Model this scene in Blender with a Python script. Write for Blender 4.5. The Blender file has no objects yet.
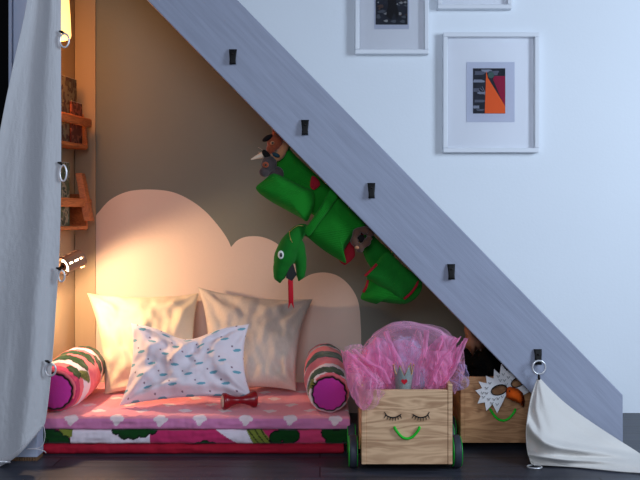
import bpy, bmesh, math, random
from mathutils import Vector, Matrix, noise
random.seed(4)
C = bpy.context.scene.collection
F = 860.0; HY = 215.0; CZ = 0.8
PI = math.pi
def at(px, py, d):                      # point of the room seen at a pixel, d metres away
    return Vector(((px-320)*d/F, d, CZ-(py-HY)*d/F))
def dfloor(py, z=0.0): return (CZ-z)*F/(py-HY)
def lin(c):
    return tuple((x/12.92 if x <= .04045 else ((x+.055)/1.055)**2.4) for x in c)
def rgb(r, g, b): return lin((r/255, g/255, b/255))
def sm(a, b, x):
    t = max(0, min(1, (x-a)/(b-a))); return t*t*(3-2*t)
# ---------------------------------------------------------------- materials
def newmat(name):
    m = bpy.data.materials.new(name); m.use_nodes = True
    nt = m.node_tree; b = nt.nodes['Principled BSDF']
    return m, nt, b
def mat(name, col, rough=.7, metal=0, nscale=0, namt=0, bump=0, bscale=200, spec=.3, sheen=0, stretch=(1,1,1), trans=0, rot=None):
    m, nt, b = newmat(name)
    b.inputs['Base Color'].default_value = (*col, 1)
    b.inputs['Roughness'].default_value = rough
    b.inputs['Metallic'].default_value = metal
    b.inputs['Specular IOR Level'].default_value = spec
    b.inputs['Sheen Weight'].default_value = sheen
    tc = nt.nodes.new('ShaderNodeTexCoord'); mp = nt.nodes.new('ShaderNodeMapping')
    mp.inputs['Scale'].default_value = stretch
    src = tc.outputs['Object']
    if rot:
        mr_ = nt.nodes.new('ShaderNodeMapping'); mr_.inputs['Rotation'].default_value = rot; nt.links.new(src, mr_.inputs['Vector']); src = mr_.outputs[0]
    nt.links.new(src, mp.inputs['Vector'])
    if namt:
        n = nt.nodes.new('ShaderNodeTexNoise'); n.inputs['Scale'].default_value = nscale; n.inputs['Detail'].default_value = 6
        nt.links.new(mp.outputs[0], n.inputs['Vector'])
        mx = nt.nodes.new('ShaderNodeMix'); mx.data_type = 'RGBA'
        mx.inputs[6].default_value = (*[c*(1-namt) for c in col], 1)
        mx.inputs[7].default_value = (*[min(1, c*(1+namt)) for c in col], 1)
        nt.links.new(n.outputs['Fac'], mx.inputs[0]); nt.links.new(mx.outputs[2], b.inputs['Base Color'])
    if bump:
        n2 = nt.nodes.new('ShaderNodeTexNoise'); n2.inputs['Scale'].default_value = bscale; n2.inputs['Detail'].default_value = 4
        nt.links.new(mp.outputs[0], n2.inputs['Vector'])
        bp = nt.nodes.new('ShaderNodeBump'); bp.inputs['Strength'].default_value = bump; bp.inputs['Distance'].default_value = .002
        nt.links.new(n2.outputs['Fac'], bp.inputs['Height']); nt.links.new(bp.outputs[0], b.inputs['Normal'])
    return m
def emat(name, col, s, base=(.9,.85,.75)):
    m, nt, b = newmat(name)
    b.inputs['Base Color'].default_value = (*base, 1)
    b.inputs['Emission Color'].default_value = (*col, 1)
    b.inputs['Emission Strength'].default_value = s
    return m
def colmat(name, rough=.85, sheen=.2, weave=.3):
    m, nt, b = newmat(name)
    a = nt.nodes.new('ShaderNodeAttribute'); a.attribute_name = 'Col'
    nt.links.new(a.outputs['Color'], b.inputs['Base Color'])
    b.inputs['Roughness'].default_value = rough; b.inputs['Sheen Weight'].default_value = sheen
    b.inputs['Specular IOR Level'].default_value = .15
    tc = nt.nodes.new('ShaderNodeTexCoord')
    n = nt.nodes.new('ShaderNodeTexNoise'); n.inputs['Scale'].default_value = 60; n.inputs['Detail'].default_value = 5
    nt.links.new(tc.outputs['Object'], n.inputs['Vector'])
    bp = nt.nodes.new('ShaderNodeBump'); bp.inputs['Strength'].default_value = weave; bp.inputs['Distance'].default_value = .004
    nt.links.new(n.outputs['Fac'], bp.inputs['Height']); nt.links.new(bp.outputs[0], b.inputs['Normal'])
    return m
def woodmat(name, c1, c2, stretch, scale=9, rough=.5, knots=True):
    m, nt, b = newmat(name)
    tc = nt.nodes.new('ShaderNodeTexCoord'); mp = nt.nodes.new('ShaderNodeMapping'); mp.inputs['Scale'].default_value = stretch
    nt.links.new(tc.outputs['Object'], mp.inputs['Vector'])
    n = nt.nodes.new('ShaderNodeTexNoise'); n.inputs['Scale'].default_value = scale; n.inputs['Detail'].default_value = 3; n.inputs['Distortion'].default_value = .9
    nt.links.new(mp.outputs[0], n.inputs['Vector'])
    w = nt.nodes.new('ShaderNodeMath'); w.operation = 'MULTIPLY'; w.inputs[1].default_value = 38
    nt.links.new(n.outputs['Fac'], w.inputs[0])
    s = nt.nodes.new('ShaderNodeMath'); s.operation = 'SINE'; nt.links.new(w.outputs[0], s.inputs[0])
    mr = nt.nodes.new('ShaderNodeMapRange'); mr.inputs[1].default_value = -1; mr.inputs[2].default_value = 1
    nt.links.new(s.outputs[0], mr.inputs[0])
    mx = nt.nodes.new('ShaderNodeMix'); mx.data_type = 'RGBA'
    mx.inputs[6].default_value = (*c1, 1); mx.inputs[7].default_value = (*c2, 1)
    n2 = nt.nodes.new('ShaderNodeTexNoise'); n2.inputs['Scale'].default_value = 3.2; n2.inputs['Detail'].default_value = 2
    nt.links.new(mp.outputs[0], n2.inputs['Vector'])
    ml = nt.nodes.new('ShaderNodeMath'); ml.operation = 'MULTIPLY'
    nt.links.new(mr.outputs[0], ml.inputs[0]); nt.links.new(n2.outputs['Fac'], ml.inputs[1])
    nt.links.new(ml.outputs[0], mx.inputs[0]); nt.links.new(mx.outputs[2], b.inputs['Base Color'])
    b.inputs['Roughness'].default_value = rough; b.inputs['Specular IOR Level'].default_value = .3
    return m
def glassmat():
    m, nt, b = newmat('clear_glazing')
    nt.nodes.remove(b); out = nt.nodes['Material Output']
    t = nt.nodes.new('ShaderNodeBsdfTransparent'); g = nt.nodes.new('ShaderNodeBsdfGlossy'); g.inputs['Roughness'].default_value = .03
    f = nt.nodes.new('ShaderNodeFresnel'); f.inputs[0].default_value = 1.4
    mx = nt.nodes.new('ShaderNodeMixShader')
    nt.links.new(f.outputs[0], mx.inputs[0]); nt.links.new(t.outputs[0], mx.inputs[1]); nt.links.new(g.outputs[0], mx.inputs[2])
    nt.links.new(mx.outputs[0], out.inputs[0]); return m
def tullemat(name, col, lo=.25, hi=.85):
    m, nt, b = newmat(name)
    nt.nodes.remove(b); out = nt.nodes['Material Output']
    t = nt.nodes.new('ShaderNodeBsdfTransparent')
    d = nt.nodes.new('ShaderNodeBsdfDiffuse'); d.inputs[0].default_value = (*col, 1)
    tl = nt.nodes.new('ShaderNodeBsdfTranslucent'); tl.inputs[0].default_value = (*col, 1)
    a = nt.nodes.new('ShaderNodeMixShader'); a.inputs[0].default_value = .35
    nt.links.new(d.outputs[0], a.inputs[1]); nt.links.new(tl.outputs[0], a.inputs[2])
    lw = nt.nodes.new('ShaderNodeLayerWeight'); lw.inputs[0].default_value = .35
    mr = nt.nodes.new('ShaderNodeMapRange'); mr.inputs[3].default_value = lo; mr.inputs[4].default_value = hi
    nt.links.new(lw.outputs['Facing'], mr.inputs[0])
    mx = nt.nodes.new('ShaderNodeMixShader')
    nt.links.new(mr.outputs[0], mx.inputs[0]); nt.links.new(t.outputs[0], mx.inputs[1]); nt.links.new(a.outputs[0], mx.inputs[2])
    nt.links.new(mx.outputs[0], out.inputs[0]); return m
M = {
 'white_wall': mat('white_wall_paint', rgb(226,232,238), .75, nscale=3, namt=.02, bump=.25, bscale=90),
 'grey_mural': mat('grey_mural_paint', rgb(126,128,118), .8, nscale=2.5, namt=.07, bump=.3, bscale=70),
 'cloud_paint': mat('pale_cloud_paint', rgb(228,205,188), .8, nscale=2.5, namt=.03, bump=.3, bscale=70),
 'panel': mat('beige_panel_paint', rgb(174,152,124), .6, nscale=4, namt=.08, bump=.2, stretch=(6,6,.6)),
 'stringer': mat('blue_grey_stair_paint', rgb(150,156,174), .5, nscale=5, namt=.22, bump=.25, bscale=25, stretch=(1,1,16), rot=(0,math.radians(-45.7),0)),
 'soffit': mat('grey_board', rgb(120,112,104), .8),
 'post': mat('pale_post_paint', rgb(170,180,200), .55, nscale=8, namt=.05, stretch=(6,6,1)),
 'worn': mat('worn_bare_wood', rgb(112,84,60), .8, nscale=60, namt=.5),
 'black': mat('near_black_darkness', rgb(9,9,10), .9, spec=.1),  # colour for unlit darkness: the doorway panel and the rear crate lump
 'frame': mat('white_frame_lacquer', rgb(222,226,232), .35, spec=.5),
 'mount': mat('white_mount_card', rgb(240,244,252), .9),
 'card': mat('print_card', rgb(200,206,226), .9),
 'ink': mat('dark_print_ink', rgb(36,38,48), .8, nscale=28, namt=.95),
 'orange_ink': mat('orange_print_ink', rgb(244,98,38), .8),
 'magenta_ink': mat('magenta_print_ink', rgb(150,16,60), .8),
 'green_ink': mat('grey_green_print_ink', rgb(70,96,92), .8),
 'leather': mat('black_leather', rgb(13,12,12), .6, spec=.25),
 'steel': mat('polished_steel', rgb(225,225,228), .3, .55),
 'darkmetal': mat('dark_metal', rgb(50,46,44), .4, 1),
 'linen': mat('cream_linen', rgb(226,206,176), .9, bump=.5, bscale=300, nscale=40, namt=.05, sheen=.2),
 'linen2': mat('beige_linen', rgb(208,194,180), .9, bump=.6, bscale=260, nscale=60, namt=.12, sheen=.2, stretch=(3,3,.6)),
 'curtain': mat('white_cotton_curtain', rgb(200,200,202), .9, bump=.5, bscale=220, sheen=.2, nscale=30, namt=.03),
 'cloth': mat('white_cotton_cloth', rgb(210,206,200), .9, bump=.4, bscale=220, sheen=.2),
 'thread': mat('white_thread', rgb(215,212,215), .9),
 'red_fabric': mat('red_fabric', rgb(165,14,42), .85, nscale=14, namt=.2, bump=.4, bscale=30),
 'redwood': mat('red_lacquer', rgb(140,10,22), .3, spec=.5),
 'pine': woodmat('pale_pine', rgb(224,184,144), rgb(136,90,58), (1.0,1,7), 3.2),
 'pine2': woodmat('warm_pine', rgb(186,140,100), rgb(120,76,46), (1.2,1,8), 4),
 'rackwood': woodmat('orange_pine', rgb(200,118,66), rgb(150,78,40), (6,1,8), 4),
 'tyre': mat('grey_rubber_tyre', rgb(52,56,66), .5),
 'green_plastic': mat('bright_green_plastic', rgb(20,165,50), .35, spec=.5),
 'green_cord': mat('bright_green_cord', rgb(24,190,40), .5),
 'lash': mat('black_vinyl', rgb(14,14,14), .5),
 'cordu': mat('green_corduroy', rgb(8,118,20), .9, sheen=.05, nscale=30, namt=.15),
 'cordu2': mat('deep_green_felt', rgb(6,104,22), .9, sheen=.05, nscale=50, namt=.2, bump=.4),
 'redlin': mat('dark_red_lining', rgb(150,18,34), .9),
 'tongue': mat('red_ribbon', rgb(190,16,34), .8),
 'eyewhite': mat('white_felt', rgb(225,225,215), .8),
 'eyeblack': mat('black_button', rgb(8,8,8), .3, spec=.6),
 'greyplush': mat('grey_plush', rgb(72,62,62), .95, bump=.9, bscale=160, nscale=80, namt=.3, sheen=.3),
 'blackplush': mat('black_plush', rgb(22,18,18), .95, bump=.8, bscale=160),
 'orangeplush': mat('rust_plush', rgb(150,72,44), .95, bump=.9, bscale=160, nscale=80, namt=.3, sheen=.3),
 'tanplush': mat('tan_plush', rgb(190,130,90), .95, bump=.8, bscale=160, sheen=.3),
 'brownplush': mat('brown_plush', rgb(92,62,48), .95, bump=.9, bscale=160, nscale=60, namt=.3, sheen=.3),
 'hornfelt': mat('pale_felt', rgb(230,205,178), .9),
 'teal': mat('teal_cloth', rgb(40,70,80), .9),
 'tulle': tullemat('pink_tulle', rgb(255,160,208), .42, .95),
 'tulle2': tullemat('pale_pink_tulle', rgb(255,190,226), .16, .8),
 'tulle3': tullemat('lilac_tulle', rgb(200,180,225), .18, .8),
 'bluecloth': mat('pale_blue_lace', rgb(150,165,195), .9, bump=.8, bscale=70, nscale=60, namt=.3),
 'crown_grey': mat('grey_glitter_felt', rgb(150,160,158), .45, nscale=250, namt=.5, metal=.3),
 'gold': mat('gold_card', rgb(190,150,90), .4, .7),
 'heart': mat('red_felt', rgb(190,20,40), .8),
 'brownleaf': mat('brown_felt', rgb(150,108,84), .9, nscale=40, namt=.25),
 'maskwhite': mat('white_mask_felt', rgb(215,216,218), .85, bump=.2),
 'beak': mat('orange_felt', rgb(250,104,20), .85),
 'lampshell': mat('warm_grey_lamp_enamel', rgb(150,112,88), .5, spec=.3),
 'glow': emat('lit_lamp_diffuser', (1,.80,.55), 7),
 'lantern': emat('lit_paper_shade', (1,.52,.15), 2.4, (.9,.7,.4)),
 'glass': glassmat(),
 'printfab': colmat('printed_cotton'),
}
# floor: dark stained planks running along the wall
def floormat():
    m, nt, b = newmat('dark_stained_planks')
    tc = nt.nodes.new('ShaderNodeTexCoord')
    br = nt.nodes.new('ShaderNodeTexBrick'); br.inputs['Scale'].default_value = 1
    br.inputs['Brick Width'].default_value = 1.7; br.inputs['Row Height'].default_value = .105; br.inputs['Mortar Size'].default_value = .0022
    br.inputs['Color1'].default_value = (*rgb(52,54,64),1); br.inputs['Color2'].default_value = (*rgb(64,66,76),1); br.inputs['Mortar'].default_value = (*rgb(12,12,16),1)
    nt.links.new(tc.outputs['Object'], br.inputs['Vector'])
    mp = nt.nodes.new('ShaderNodeMapping'); mp.inputs['Scale'].default_value = (1.2, 22, 1)
    nt.links.new(tc.outputs['Object'], mp.inputs['Vector'])
    n = nt.nodes.new('ShaderNodeTexNoise'); n.inputs['Scale'].default_value = 4; n.inputs['Detail'].default_value = 8
    nt.links.new(mp.outputs[0], n.inputs['Vector'])
    mx = nt.nodes.new('ShaderNodeMix'); mx.data_type = 'RGBA'; mx.blend_type = 'MULTIPLY'; mx.inputs[0].default_value = .8
    cr = nt.nodes.new('ShaderNodeMapRange'); cr.inputs[1].default_value = .3; cr.inputs[2].default_value = .7; cr.inputs[3].default_value = .45; cr.inputs[4].default_value = 1.3
    nt.links.new(n.outputs['Fac'], cr.inputs[0])
    nt.links.new(br.outputs['Color'], mx.inputs[6]); nt.links.new(cr.outputs[0], mx.inputs[7])
    nt.links.new(mx.outputs[2], b.inputs['Base Color'])
    mr = nt.nodes.new('ShaderNodeMapRange'); mr.inputs[3].default_value = .28; mr.inputs[4].default_value = .55
    nt.links.new(n.outputs['Fac'], mr.inputs[0]); nt.links.new(mr.outputs[0], b.inputs['Roughness'])
    bp = nt.nodes.new('ShaderNodeBump'); bp.inputs['Strength'].default_value = .5; bp.inputs['Distance'].default_value = .003
    nt.links.new(br.outputs['Fac'], bp.inputs['Height']); bp.invert = True
    nt.links.new(bp.outputs[0], b.inputs['Normal'])
    return m
M['floor'] = floormat()
# ---------------------------------------------------------------- mesh helpers
class MB:
    def __init__(s): s.v = []; s.f = []; s.mi = []; s.c = []; s.sm = []
    def vert(s, p, c=(1,1,1)): s.v.append(tuple(p)); s.c.append(c); return len(s.v)-1
    def face(s, ids, mi=0, smooth=False): s.f.append(tuple(ids)); s.mi.append(mi); s.sm.append(smooth)
    def box(s, a, b, mi=0):
        x0,y0,z0 = a; x1,y1,z1 = b; i = len(s.v)
        for p in ((x0,y0,z0),(x1,y0,z0),(x1,y1,z0),(x0,y1,z0),(x0,y0,z1),(x1,y0,z1),(x1,y1,z1),(x0,y1,z1)): s.vert(p)
        for q in ((0,3,2,1),(4,5,6,7),(0,1,5,4),(1,2,6,5),(2,3,7,6),(3,0,4,7)): s.face([i+k for k in q], mi)
    def grid(s, fn, n, m, mi=0, closeu=False, smooth=True, cfn=None, mifn=None):
        i0 = len(s.v); N = n if closeu else n+1
        for b in range(m+1):
            for a in range(N):
                s.vert(fn(a/n, b/m), cfn(a/n, b/m) if cfn else (1,1,1))
        for b in range(m):
            for a in range(n):
                a2 = (a+1) % N
                s.face((i0+b*N+a, i0+b*N+a2, i0+(b+1)*N+a2, i0+(b+1)*N+a), mifn((a+.5)/n,(b+.5)/m) if mifn else mi, smooth)
    def tube(s, pts, r, n=10, mi=0, closed=False, flat=1.0, caps=True):
        pts = [Vector(p) for p in pts]; L = len(pts); i0 = len(s.v)
        rs = r if isinstance(r, (list,tuple)) else [r]*L
        up = None
        for k, p in enumerate(pts):
            if closed: t = pts[(k+1) % L]-pts[k-1]
            else: t = pts[min(k+1, L-1)]-pts[max(k-1, 0)]
            t.normalize()
            if up is None:
                up = t.orthogonal().normalized()
                if abs(t.z) < .9: up = (Vector((0,0,1))-t*t.z).normalized()
            else: up = (up-t*up.dot(t)).normalized()
            sd = t.cross(up)
            for a in range(n):
                an = 2*PI*a/n
                s.vert(p+(up*math.cos(an)*flat+sd*math.sin(an))*rs[k])
        for k in range(L if closed else L-1):
            for a in range(n):
                k2 = (k+1) % L; a2 = (a+1) % n
                s.face((i0+k*n+a, i0+k*n+a2, i0+k2*n+a2, i0+k2*n+a), mi, True)
        if caps and not closed:
            s.face([i0+a for a in range(n)][::-1], mi); s.face([i0+(L-1)*n+a for a in range(n)], mi)
    def prism(s, pts, off, mi=0, mi_side=None):          # polygon + thickness vector
        i0 = len(s.v); n = len(pts); off = Vector(off)
        for p in pts: s.vert(p)
        for p in pts: s.vert(Vector(p)+off)
        s.face(range(i0, i0+n), mi); s.face([i0+n+k for k in range(n)][::-1], mi)
        for k in range(n):
            k2 = (k+1) % n; s.face((i0+k, i0+n+k, i0+n+k2, i0+k2), mi if mi_side is None else mi_side)
    def ell(s, c, r, R=None, n=16, m=10, mi=0):
        c = Vector(c); R = R or Matrix.Identity(3)
        i0 = len(s.v)
        for b in range(1, m):
            ph = PI*b/m
            for a in range(n):
                th = 2*PI*a/n
                s.vert(c+R@Vector((r[0]*math.sin(ph)*math.cos(th), r[1]*math.sin(ph)*math.sin(th), r[2]*math.cos(ph))))
        for b in range(m-2):
            for a in range(n):
                a2 = (a+1) % n
                s.face((i0+b*n+a, i0+(b+1)*n+a, i0+(b+1)*n+a2, i0+b*n+a2), mi, True)
        t = s.vert(c+R@Vector((0,0,r[2]))); u = s.vert(c-R@Vector((0,0,r[2])))
        for a in range(n):
            a2 = (a+1) % n
            s.face((t, i0+a, i0+a2), mi, True); s.face((u, i0+(m-2)*n+a2, i0+(m-2)*n+a), mi, True)
    def build(s, name, mats, parent=None, origin=None, bevel=0, voxel=0, solid=0):
        me = bpy.data.meshes.new(name)
        o = bpy.data.objects.new(name, me); C.objects.link(o)
        base = Vector((0,0,0))
        if parent is not None: o.parent = parent; base = Vector(parent.location) if parent.type == 'EMPTY' else Vector(parent.get('_b', (0,0,0)))
        elif origin is not None: base = Vector(origin); o.location = base
        elif s.v:
            xs, ys, zs = zip(*s.v)
            base = Vector(((min(xs)+max(xs))/2, (min(ys)+max(ys))/2, min(zs))); o.location = base
        me.from_pydata([tuple(Vector(p)-base) for p in s.v], [], s.f)
        if not isinstance(mats, (list,tuple)): mats = [mats]
        for mm in mats: me.materials.append(M[mm] if isinstance(mm, str) else mm)
        me.polygons.foreach_set('material_index', s.mi); me.polygons.foreach_set('use_smooth', s.sm)
        if any(c != (1,1,1) for c in s.c):
            ca = me.color_attributes.new('Col', 'FLOAT_COLOR', 'POINT')
            ca.data.foreach_set('color', [x for c in s.c for x in (*c, 1.0)])
        bmm = bmesh.new(); bmm.from_mesh(me); bmesh.ops.recalc_face_normals(bmm, faces=bmm.faces); bmm.to_mesh(me); bmm.free()
        if voxel:
            r = o.modifiers.new('remesh', 'REMESH'); r.mode = 'VOXEL'; r.voxel_size = voxel; r.use_smooth_shade = True
            r2 = o.modifiers.new('smooth', 'SMOOTH'); r2.iterations = 2
        if solid:
            q = o.modifiers.new('solid', 'SOLIDIFY'); q.thickness = solid; q.offset = 0
        if bevel:
            bv = o.modifiers.new('bevel', 'BEVEL'); bv.width = bevel; bv.segments = 2; bv.limit_method = 'ANGLE'
        BASE[o.name] = base
        return o
BASE = {}
_build = MB.build
def build_child(s, name, mats, parent, **k):            # child of a mesh part or an empty: keeps world coordinates
    b = BASE[parent.name]
    v = s.v; s.v = [tuple(Vector(p)-b) for p in v]
    class P: pass
    o = _build(s, name, mats, None, origin=(0,0,0), **k)
    o.location = (0,0,0); o.parent = parent; BASE[o.name] = b
    return o
def tag(o, label, cat, group=None):
    o['label'] = label; o['category'] = cat
    if group: o['group'] = group
    return o
def thing(name, loc, label, cat, group=None):
    o = bpy.data.objects.new(name, None); o.empty_display_size = .05; C.objects.link(o); o.location = loc
    BASE[o.name] = Vector(loc); return tag(o, label, cat, group)
def struct(o): o['kind'] = 'structure'; return o
def part(mb, name, mats, parent, label=None, **k):
    o = build_child(mb, name, mats, parent, **k)
    if label: o['label'] = label
    return o
def cat_spline(P, t):
    P = [Vector(p) for p in P]; n = len(P)-1; x = min(t*n, n-1e-6); i = int(x); f = x-i
    p1, p2 = P[i], P[i+1]; p0 = P[i-1] if i > 0 else p1*2-p2; p3 = P[i+2] if i+2 <= n else p2*2-p1
    return .5*((2*p1)+(p2-p0)*f+(2*p0-5*p1+4*p2-p3)*f*f+(3*p1-p0-3*p2+p3)*f**3)
def spline(P, n): return [cat_spline(P, k/n) for k in range(n+1)]
def nz(x, y, z=0): return noise.noise(Vector((x, y, z)))

# ================================================================= SETTING
D = 3.475
m = MB(); m.box((-2.6, -1.0, -.04), (3.2, D+.1, 0)); struct(m.build('floor', 'floor', origin=(0,0,-.04)))
# cloud outline of the mural (pixel column -> pixel row)
lobes = [((97,214),(110,200),(128,191.5),(150,189.5),(172,192),(190,200),(206,212),(220,228),(228,240),(231,247)),
         ((231,247),(238,240),(248,236.5),(262,237),(276,243),(288,254),(297,266),(302,279)),
         ((302,279),(312,274),(325,272.5),(338,276),(349,285),(357,298),(360,312),(361,330))]
pts2 = [p for L in lobes for p in L[(0 if L is lobes[0] else 1):]]
def smoothrow(px):
    for L in lobes:
        if L[0][0] <= px <= L[-1][0]:
            lo, hi = 0.0, 1.0
            P = [(a, b, 0) for a, b in L]
            for _ in range(24):
                mid = (lo+hi)/2
                if cat_spline(P, mid).x < px: lo = mid
                else: hi = mid
            return cat_spline(P, lo).y
    return 214+(97-px)*1.5 if px < 97 else 330
def stairline(px): return (px-147)/.977-6       # row of the soffit at the wall
m = MB(); m2 = []
cols = []
px = 62.0
while px < 361: cols.append(px); px += 1.0
cols += [361.0, 362.0]
px = 372.0
while px < 620: cols.append(px); px += 10
cols += [640.0, 800.0]
def Z(row): return CZ-(row-HY)*D/F
idx = []
for px in cols:
    X = (px-320)*D/F
    ch = Z(smoothrow(px)) if px <= 361 else .0
    st = Z(min(stairline(px), 413)); st = min(max(st, 0.0), 2.6)
    ch = max(min(ch, st), 0)
    idx.append([m.vert((X, D, z)) for z in (0, ch, st, 2.6)])
for a, b in zip(idx[:-1], idx[1:]):
    for k, mi in ((0,1),(1,2),(2,0)):
        q = [a[k], b[k], b[k+1], a[k+1]]
        if abs(m.v[q[0]][2]-m.v[q[3]][2])+abs(m.v[q[1]][2]-m.v[q[2]][2]) > 1e-6: m.face(q, mi)
struct(m.build('wall_back', ['white_wall','cloud_paint','grey_mural'], origin=(0,D,0)))
m = MB(); m.box((-1.2, D, 0), (2.3, D+.08, 2.6)); 
# left wall of the nook (splayed a little)
XB = (75-320)*D/F; YF = 2.86; XF = XB-.105
m = MB()
m.prism([(XB,D,0),(XF,YF,0),(XF-.04,YF,0),(XB-.04,D,0)], (0,0,1.86)); struct(m.build('wall_left', 'panel'))
def wallx(y): return XB+(XF-XB)*(D-y)/(D-YF)
m = MB(); m.box(((75-320)*D/F+.002, D-.010, 0), ((96.6-320)*D/F-.002, D-.0005, 2.6)); struct(m.build('trim_1', 'panel', bevel=.002))
# front post and the dark doorway beyond it
m = MB(); y0 = 2.797
xl, xr = (9-320)*y0/F, (43.5-320)*YF/F
m.box((xl+.014,y0,.012),(xr,YF,2.6)); m.box((xl,y0-.006,.012),(xl+.010,YF,2.6)); m.box((xl+.001,y0+.012,.012),(xl+.016,YF,2.6))
post = struct(m.build('trim_2', 'post', bevel=.002))
m = MB(); 
for k in range(11):
    x = xl+(xr-xl)*k/11; m.box((x+.001,y0+.001,0),(x+(xr-xl)/11-.001,YF-.002,.011+.004*random.random()))
struct(m.build('trim_3', 'worn'))
m = MB(); m.box((-2.5,2.862,0),(xl+.05,2.875,2.6)); struct(m.build('doorway_dark_panel', 'black'))  # flat black panel stands in for the darkness of the doorway
# ================================================================= STAIRCASE
SD = 2.85
stair = thing('staircase', at(593,456,SD), 'blue-grey painted staircase side sloping down over the play nook', 'staircase')
BASE[stair.name] = Vector(stair.location)
def lo(y): return (147+.977*y, y)
def up(y): return (237.5+.976*y, y)
yb = HY+CZ*F/SD
m = MB(); P = [lo(-112), lo(300), lo(yb), (623,yb), (623,395), up(-112)]
m.prism([at(x,y,SD) for x,y in P], (0,.035,0)); part(m, 'stringer', 'stringer', stair, bevel=.003)
# soffit board
a = at(*lo(-112),SD); b = at(*lo(yb),SD); o1 = Vector((.012,0,.012)); t = Vector((.014,0,.014))
m = MB(); m.prism([a+o1+Vector((0,.036,0)), b+o1+Vector((0,.036,0)), b+o1+t+Vector((0,.036,0)), a+o1+t+Vector((0,.036,0))], (0,D-SD-.037,0))
part(m, 'soffit', 'soffit', stair)
u0 = at(623,395,SD); slope = 1/.976; run = .145; rise = run*slope
for k in range(12):
    xn = u0.x-.02-k*run; zn = u0.z-.078+(k*run)*slope-.0
    if k == 0: zn = u0.z-.03
    m = MB(); m.box((xn-run-.005, SD+.036, zn-.02), (xn+.01, D-.002, zn)); part(m, 'tread', 'soffit', stair)
    m = MB(); m.box((xn-.018, SD+.036, max(zn-rise+.001, 0)), (xn-.002, D-.002, zn-.021)); part(m, 'riser', 'white_wall', stair)
# ================================================================= PICTURES
def frame(x0,y0,x1,y1, label, art, inset, wpx=6.0):
    a = at(x0,y1,D-.03); b = at(x1,y0,D-.03)
    r = thing('framed_picture', ((a.x+b.x)/2, D-.001, a.z), label, 'picture', 'white framed pictures on the wall')
    w = .018; dp = .036
    for (p,q) in (((a.x,a.z),(b.x,a.z+w)),((a.x,b.z-w),(b.x,b.z)),((a.x,a.z+w),(a.x+w,b.z-w)),((b.x-w,a.z+w),(b.x,b.z-w))):
        m = MB(); m.box((p[0],D-dp,p[1]),(q[0],D-.001,q[1])); part(m, 'frame_rail', 'frame', r, bevel=.003)
    m = MB(); m.box((a.x+w,D-.008,a.z+w),(b.x-w,D-.002,b.z-w)); part(m, 'mount_board', 'mount', r)
    art(r)
    m = MB(); m.box((a.x+w,D-.030,a.z+w),(b.x-w,D-.028,b.z-w)); part(m, 'glass_pane', 'glass', r)
    return r
DA = D-.011
def rect(m, x0,y0,x1,y1, dep, th, mi):
    a = at(x0,y1,dep); b = at(x1,y0,dep); m.box((a.x,dep,a.z),(b.x,dep+th,b.z), mi)
def art3(r):
    m = MB(); rect(m, 466.5,62,514.6,122, DA,.002,0); part(m,'card','card',r)
    m = MB(); rect(m, 473,68.3,505.3,113.5, DA-.0015,.001,0)
    # grey cloudy patches
    rnd = random.Random(7)
    for cx,cy,rx,ry,mi in ((479,73,5,2.5,4),(486,71,5,2,5),(494,73,5,3,4),(478,81,6,2,5),(476,90,4,2.5,4),(482,93,4,1.6,5),(479,101,5.5,1.8,4),(476,107,4,2,5),(480,110,4,1.2,4)):
        m.prism([at(max(473.3,min(505,cx+rx*math.cos(t)*(1+.25*math.sin(3*t+cx)))), cy+ry*math.sin(t)*(1+.3*math.cos(2*t)), DA-.0019) for t in [2*PI*k/20 for k in range(20)]], (0,.0003,0), mi)
    for q in (((480,88),(483,91)),((482,86.5),(485,92)),((478.5,90),(482,94)),((483,92),(485,95))):
        m.tube([at(q[0][0],q[0][1],DA-.002), at(q[1][0],q[1][1],DA-.002)], .0012, 5, 5)
    m.prism([at(x,y,DA-.003) for x,y in ((486.2,71),(488,78),(505.2,106),(505.2,113.4),(484.8,113.4))], (0,.0008,0), 1)
    m.prism([at(x,y,DA-.0028) for x,y in ((493,79),(494.5,76),(505.2,76),(505.2,106.5),(500,96))], (0,.0008,0), 2)
    m.prism([at(491+3.2*math.cos(t), 75+3.2*math.sin(t), DA-.0035) for t in [2*PI*k/24 for k in range(24)]], (0,.0008,0), 3)
    part(m,'print',['ink','orange_ink','magenta_ink','green_ink',mat('grey_ink',rgb(92,96,112),.8),mat('light_grey_ink',rgb(140,146,165),.8)],r, label='abstract print with orange triangle and magenta shape')
def art1(r):
    m = MB(); rect(m, 374.3,-35,409,29, DA,.002,0); part(m,'card','card',r)
    m = MB(); rect(m, 375.6,-30,407.6,24.6, DA-.0015,.001,0)
    rnd = random.Random(3)
    for k in range(80):
        cx = 376.5+30*rnd.random(); cy = -29+51*rnd.random(); rr = .8+2*rnd.random()
        if abs(cx-392) < 4.5 and cy < 19: continue
        m.prism([at(max(375.8,min(407.4,cx+rr*1.3*math.cos(t))), min(24.3,cy+rr*math.sin(t)*.6+.5*math.sin(t*2)), DA-.0017-.00001*k) for t in [2*PI*j/9 for j in range(9)]], (0,.0002,0), rnd.choice((1,1,2,3)))
    m.prism([at(x,y,DA-.0029) for x,y in ((390,-29),(387,-10),(388,5),(386,16),(391,20),(394,13),(397,19),(399,14),(396,2),(397,-12),(394,-29))], (0,.0003,0), 4)
    part(m,'print',['ink',mat('slate_ink',rgb(80,84,94),.8),mat('pale_ink',rgb(150,150,152),.8),mat('brown_ink',rgb(84,62,54),.8),mat('deep_ink',rgb(18,12,14),.8)],r, label='dark mottled print with a standing figure')
def art2(r): pass
frame(443,32.5,539,152.5,'white framed picture with an orange triangle and magenta shape',art3,0)
frame(355,-66,428.8,54,'white framed picture with a dark mottled print, left of the three pictures',art1,0)
frame(437.5,-112,511.8,9,'white frame at top edge of photo of which only the bottom rail shows',art2,0)
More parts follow.
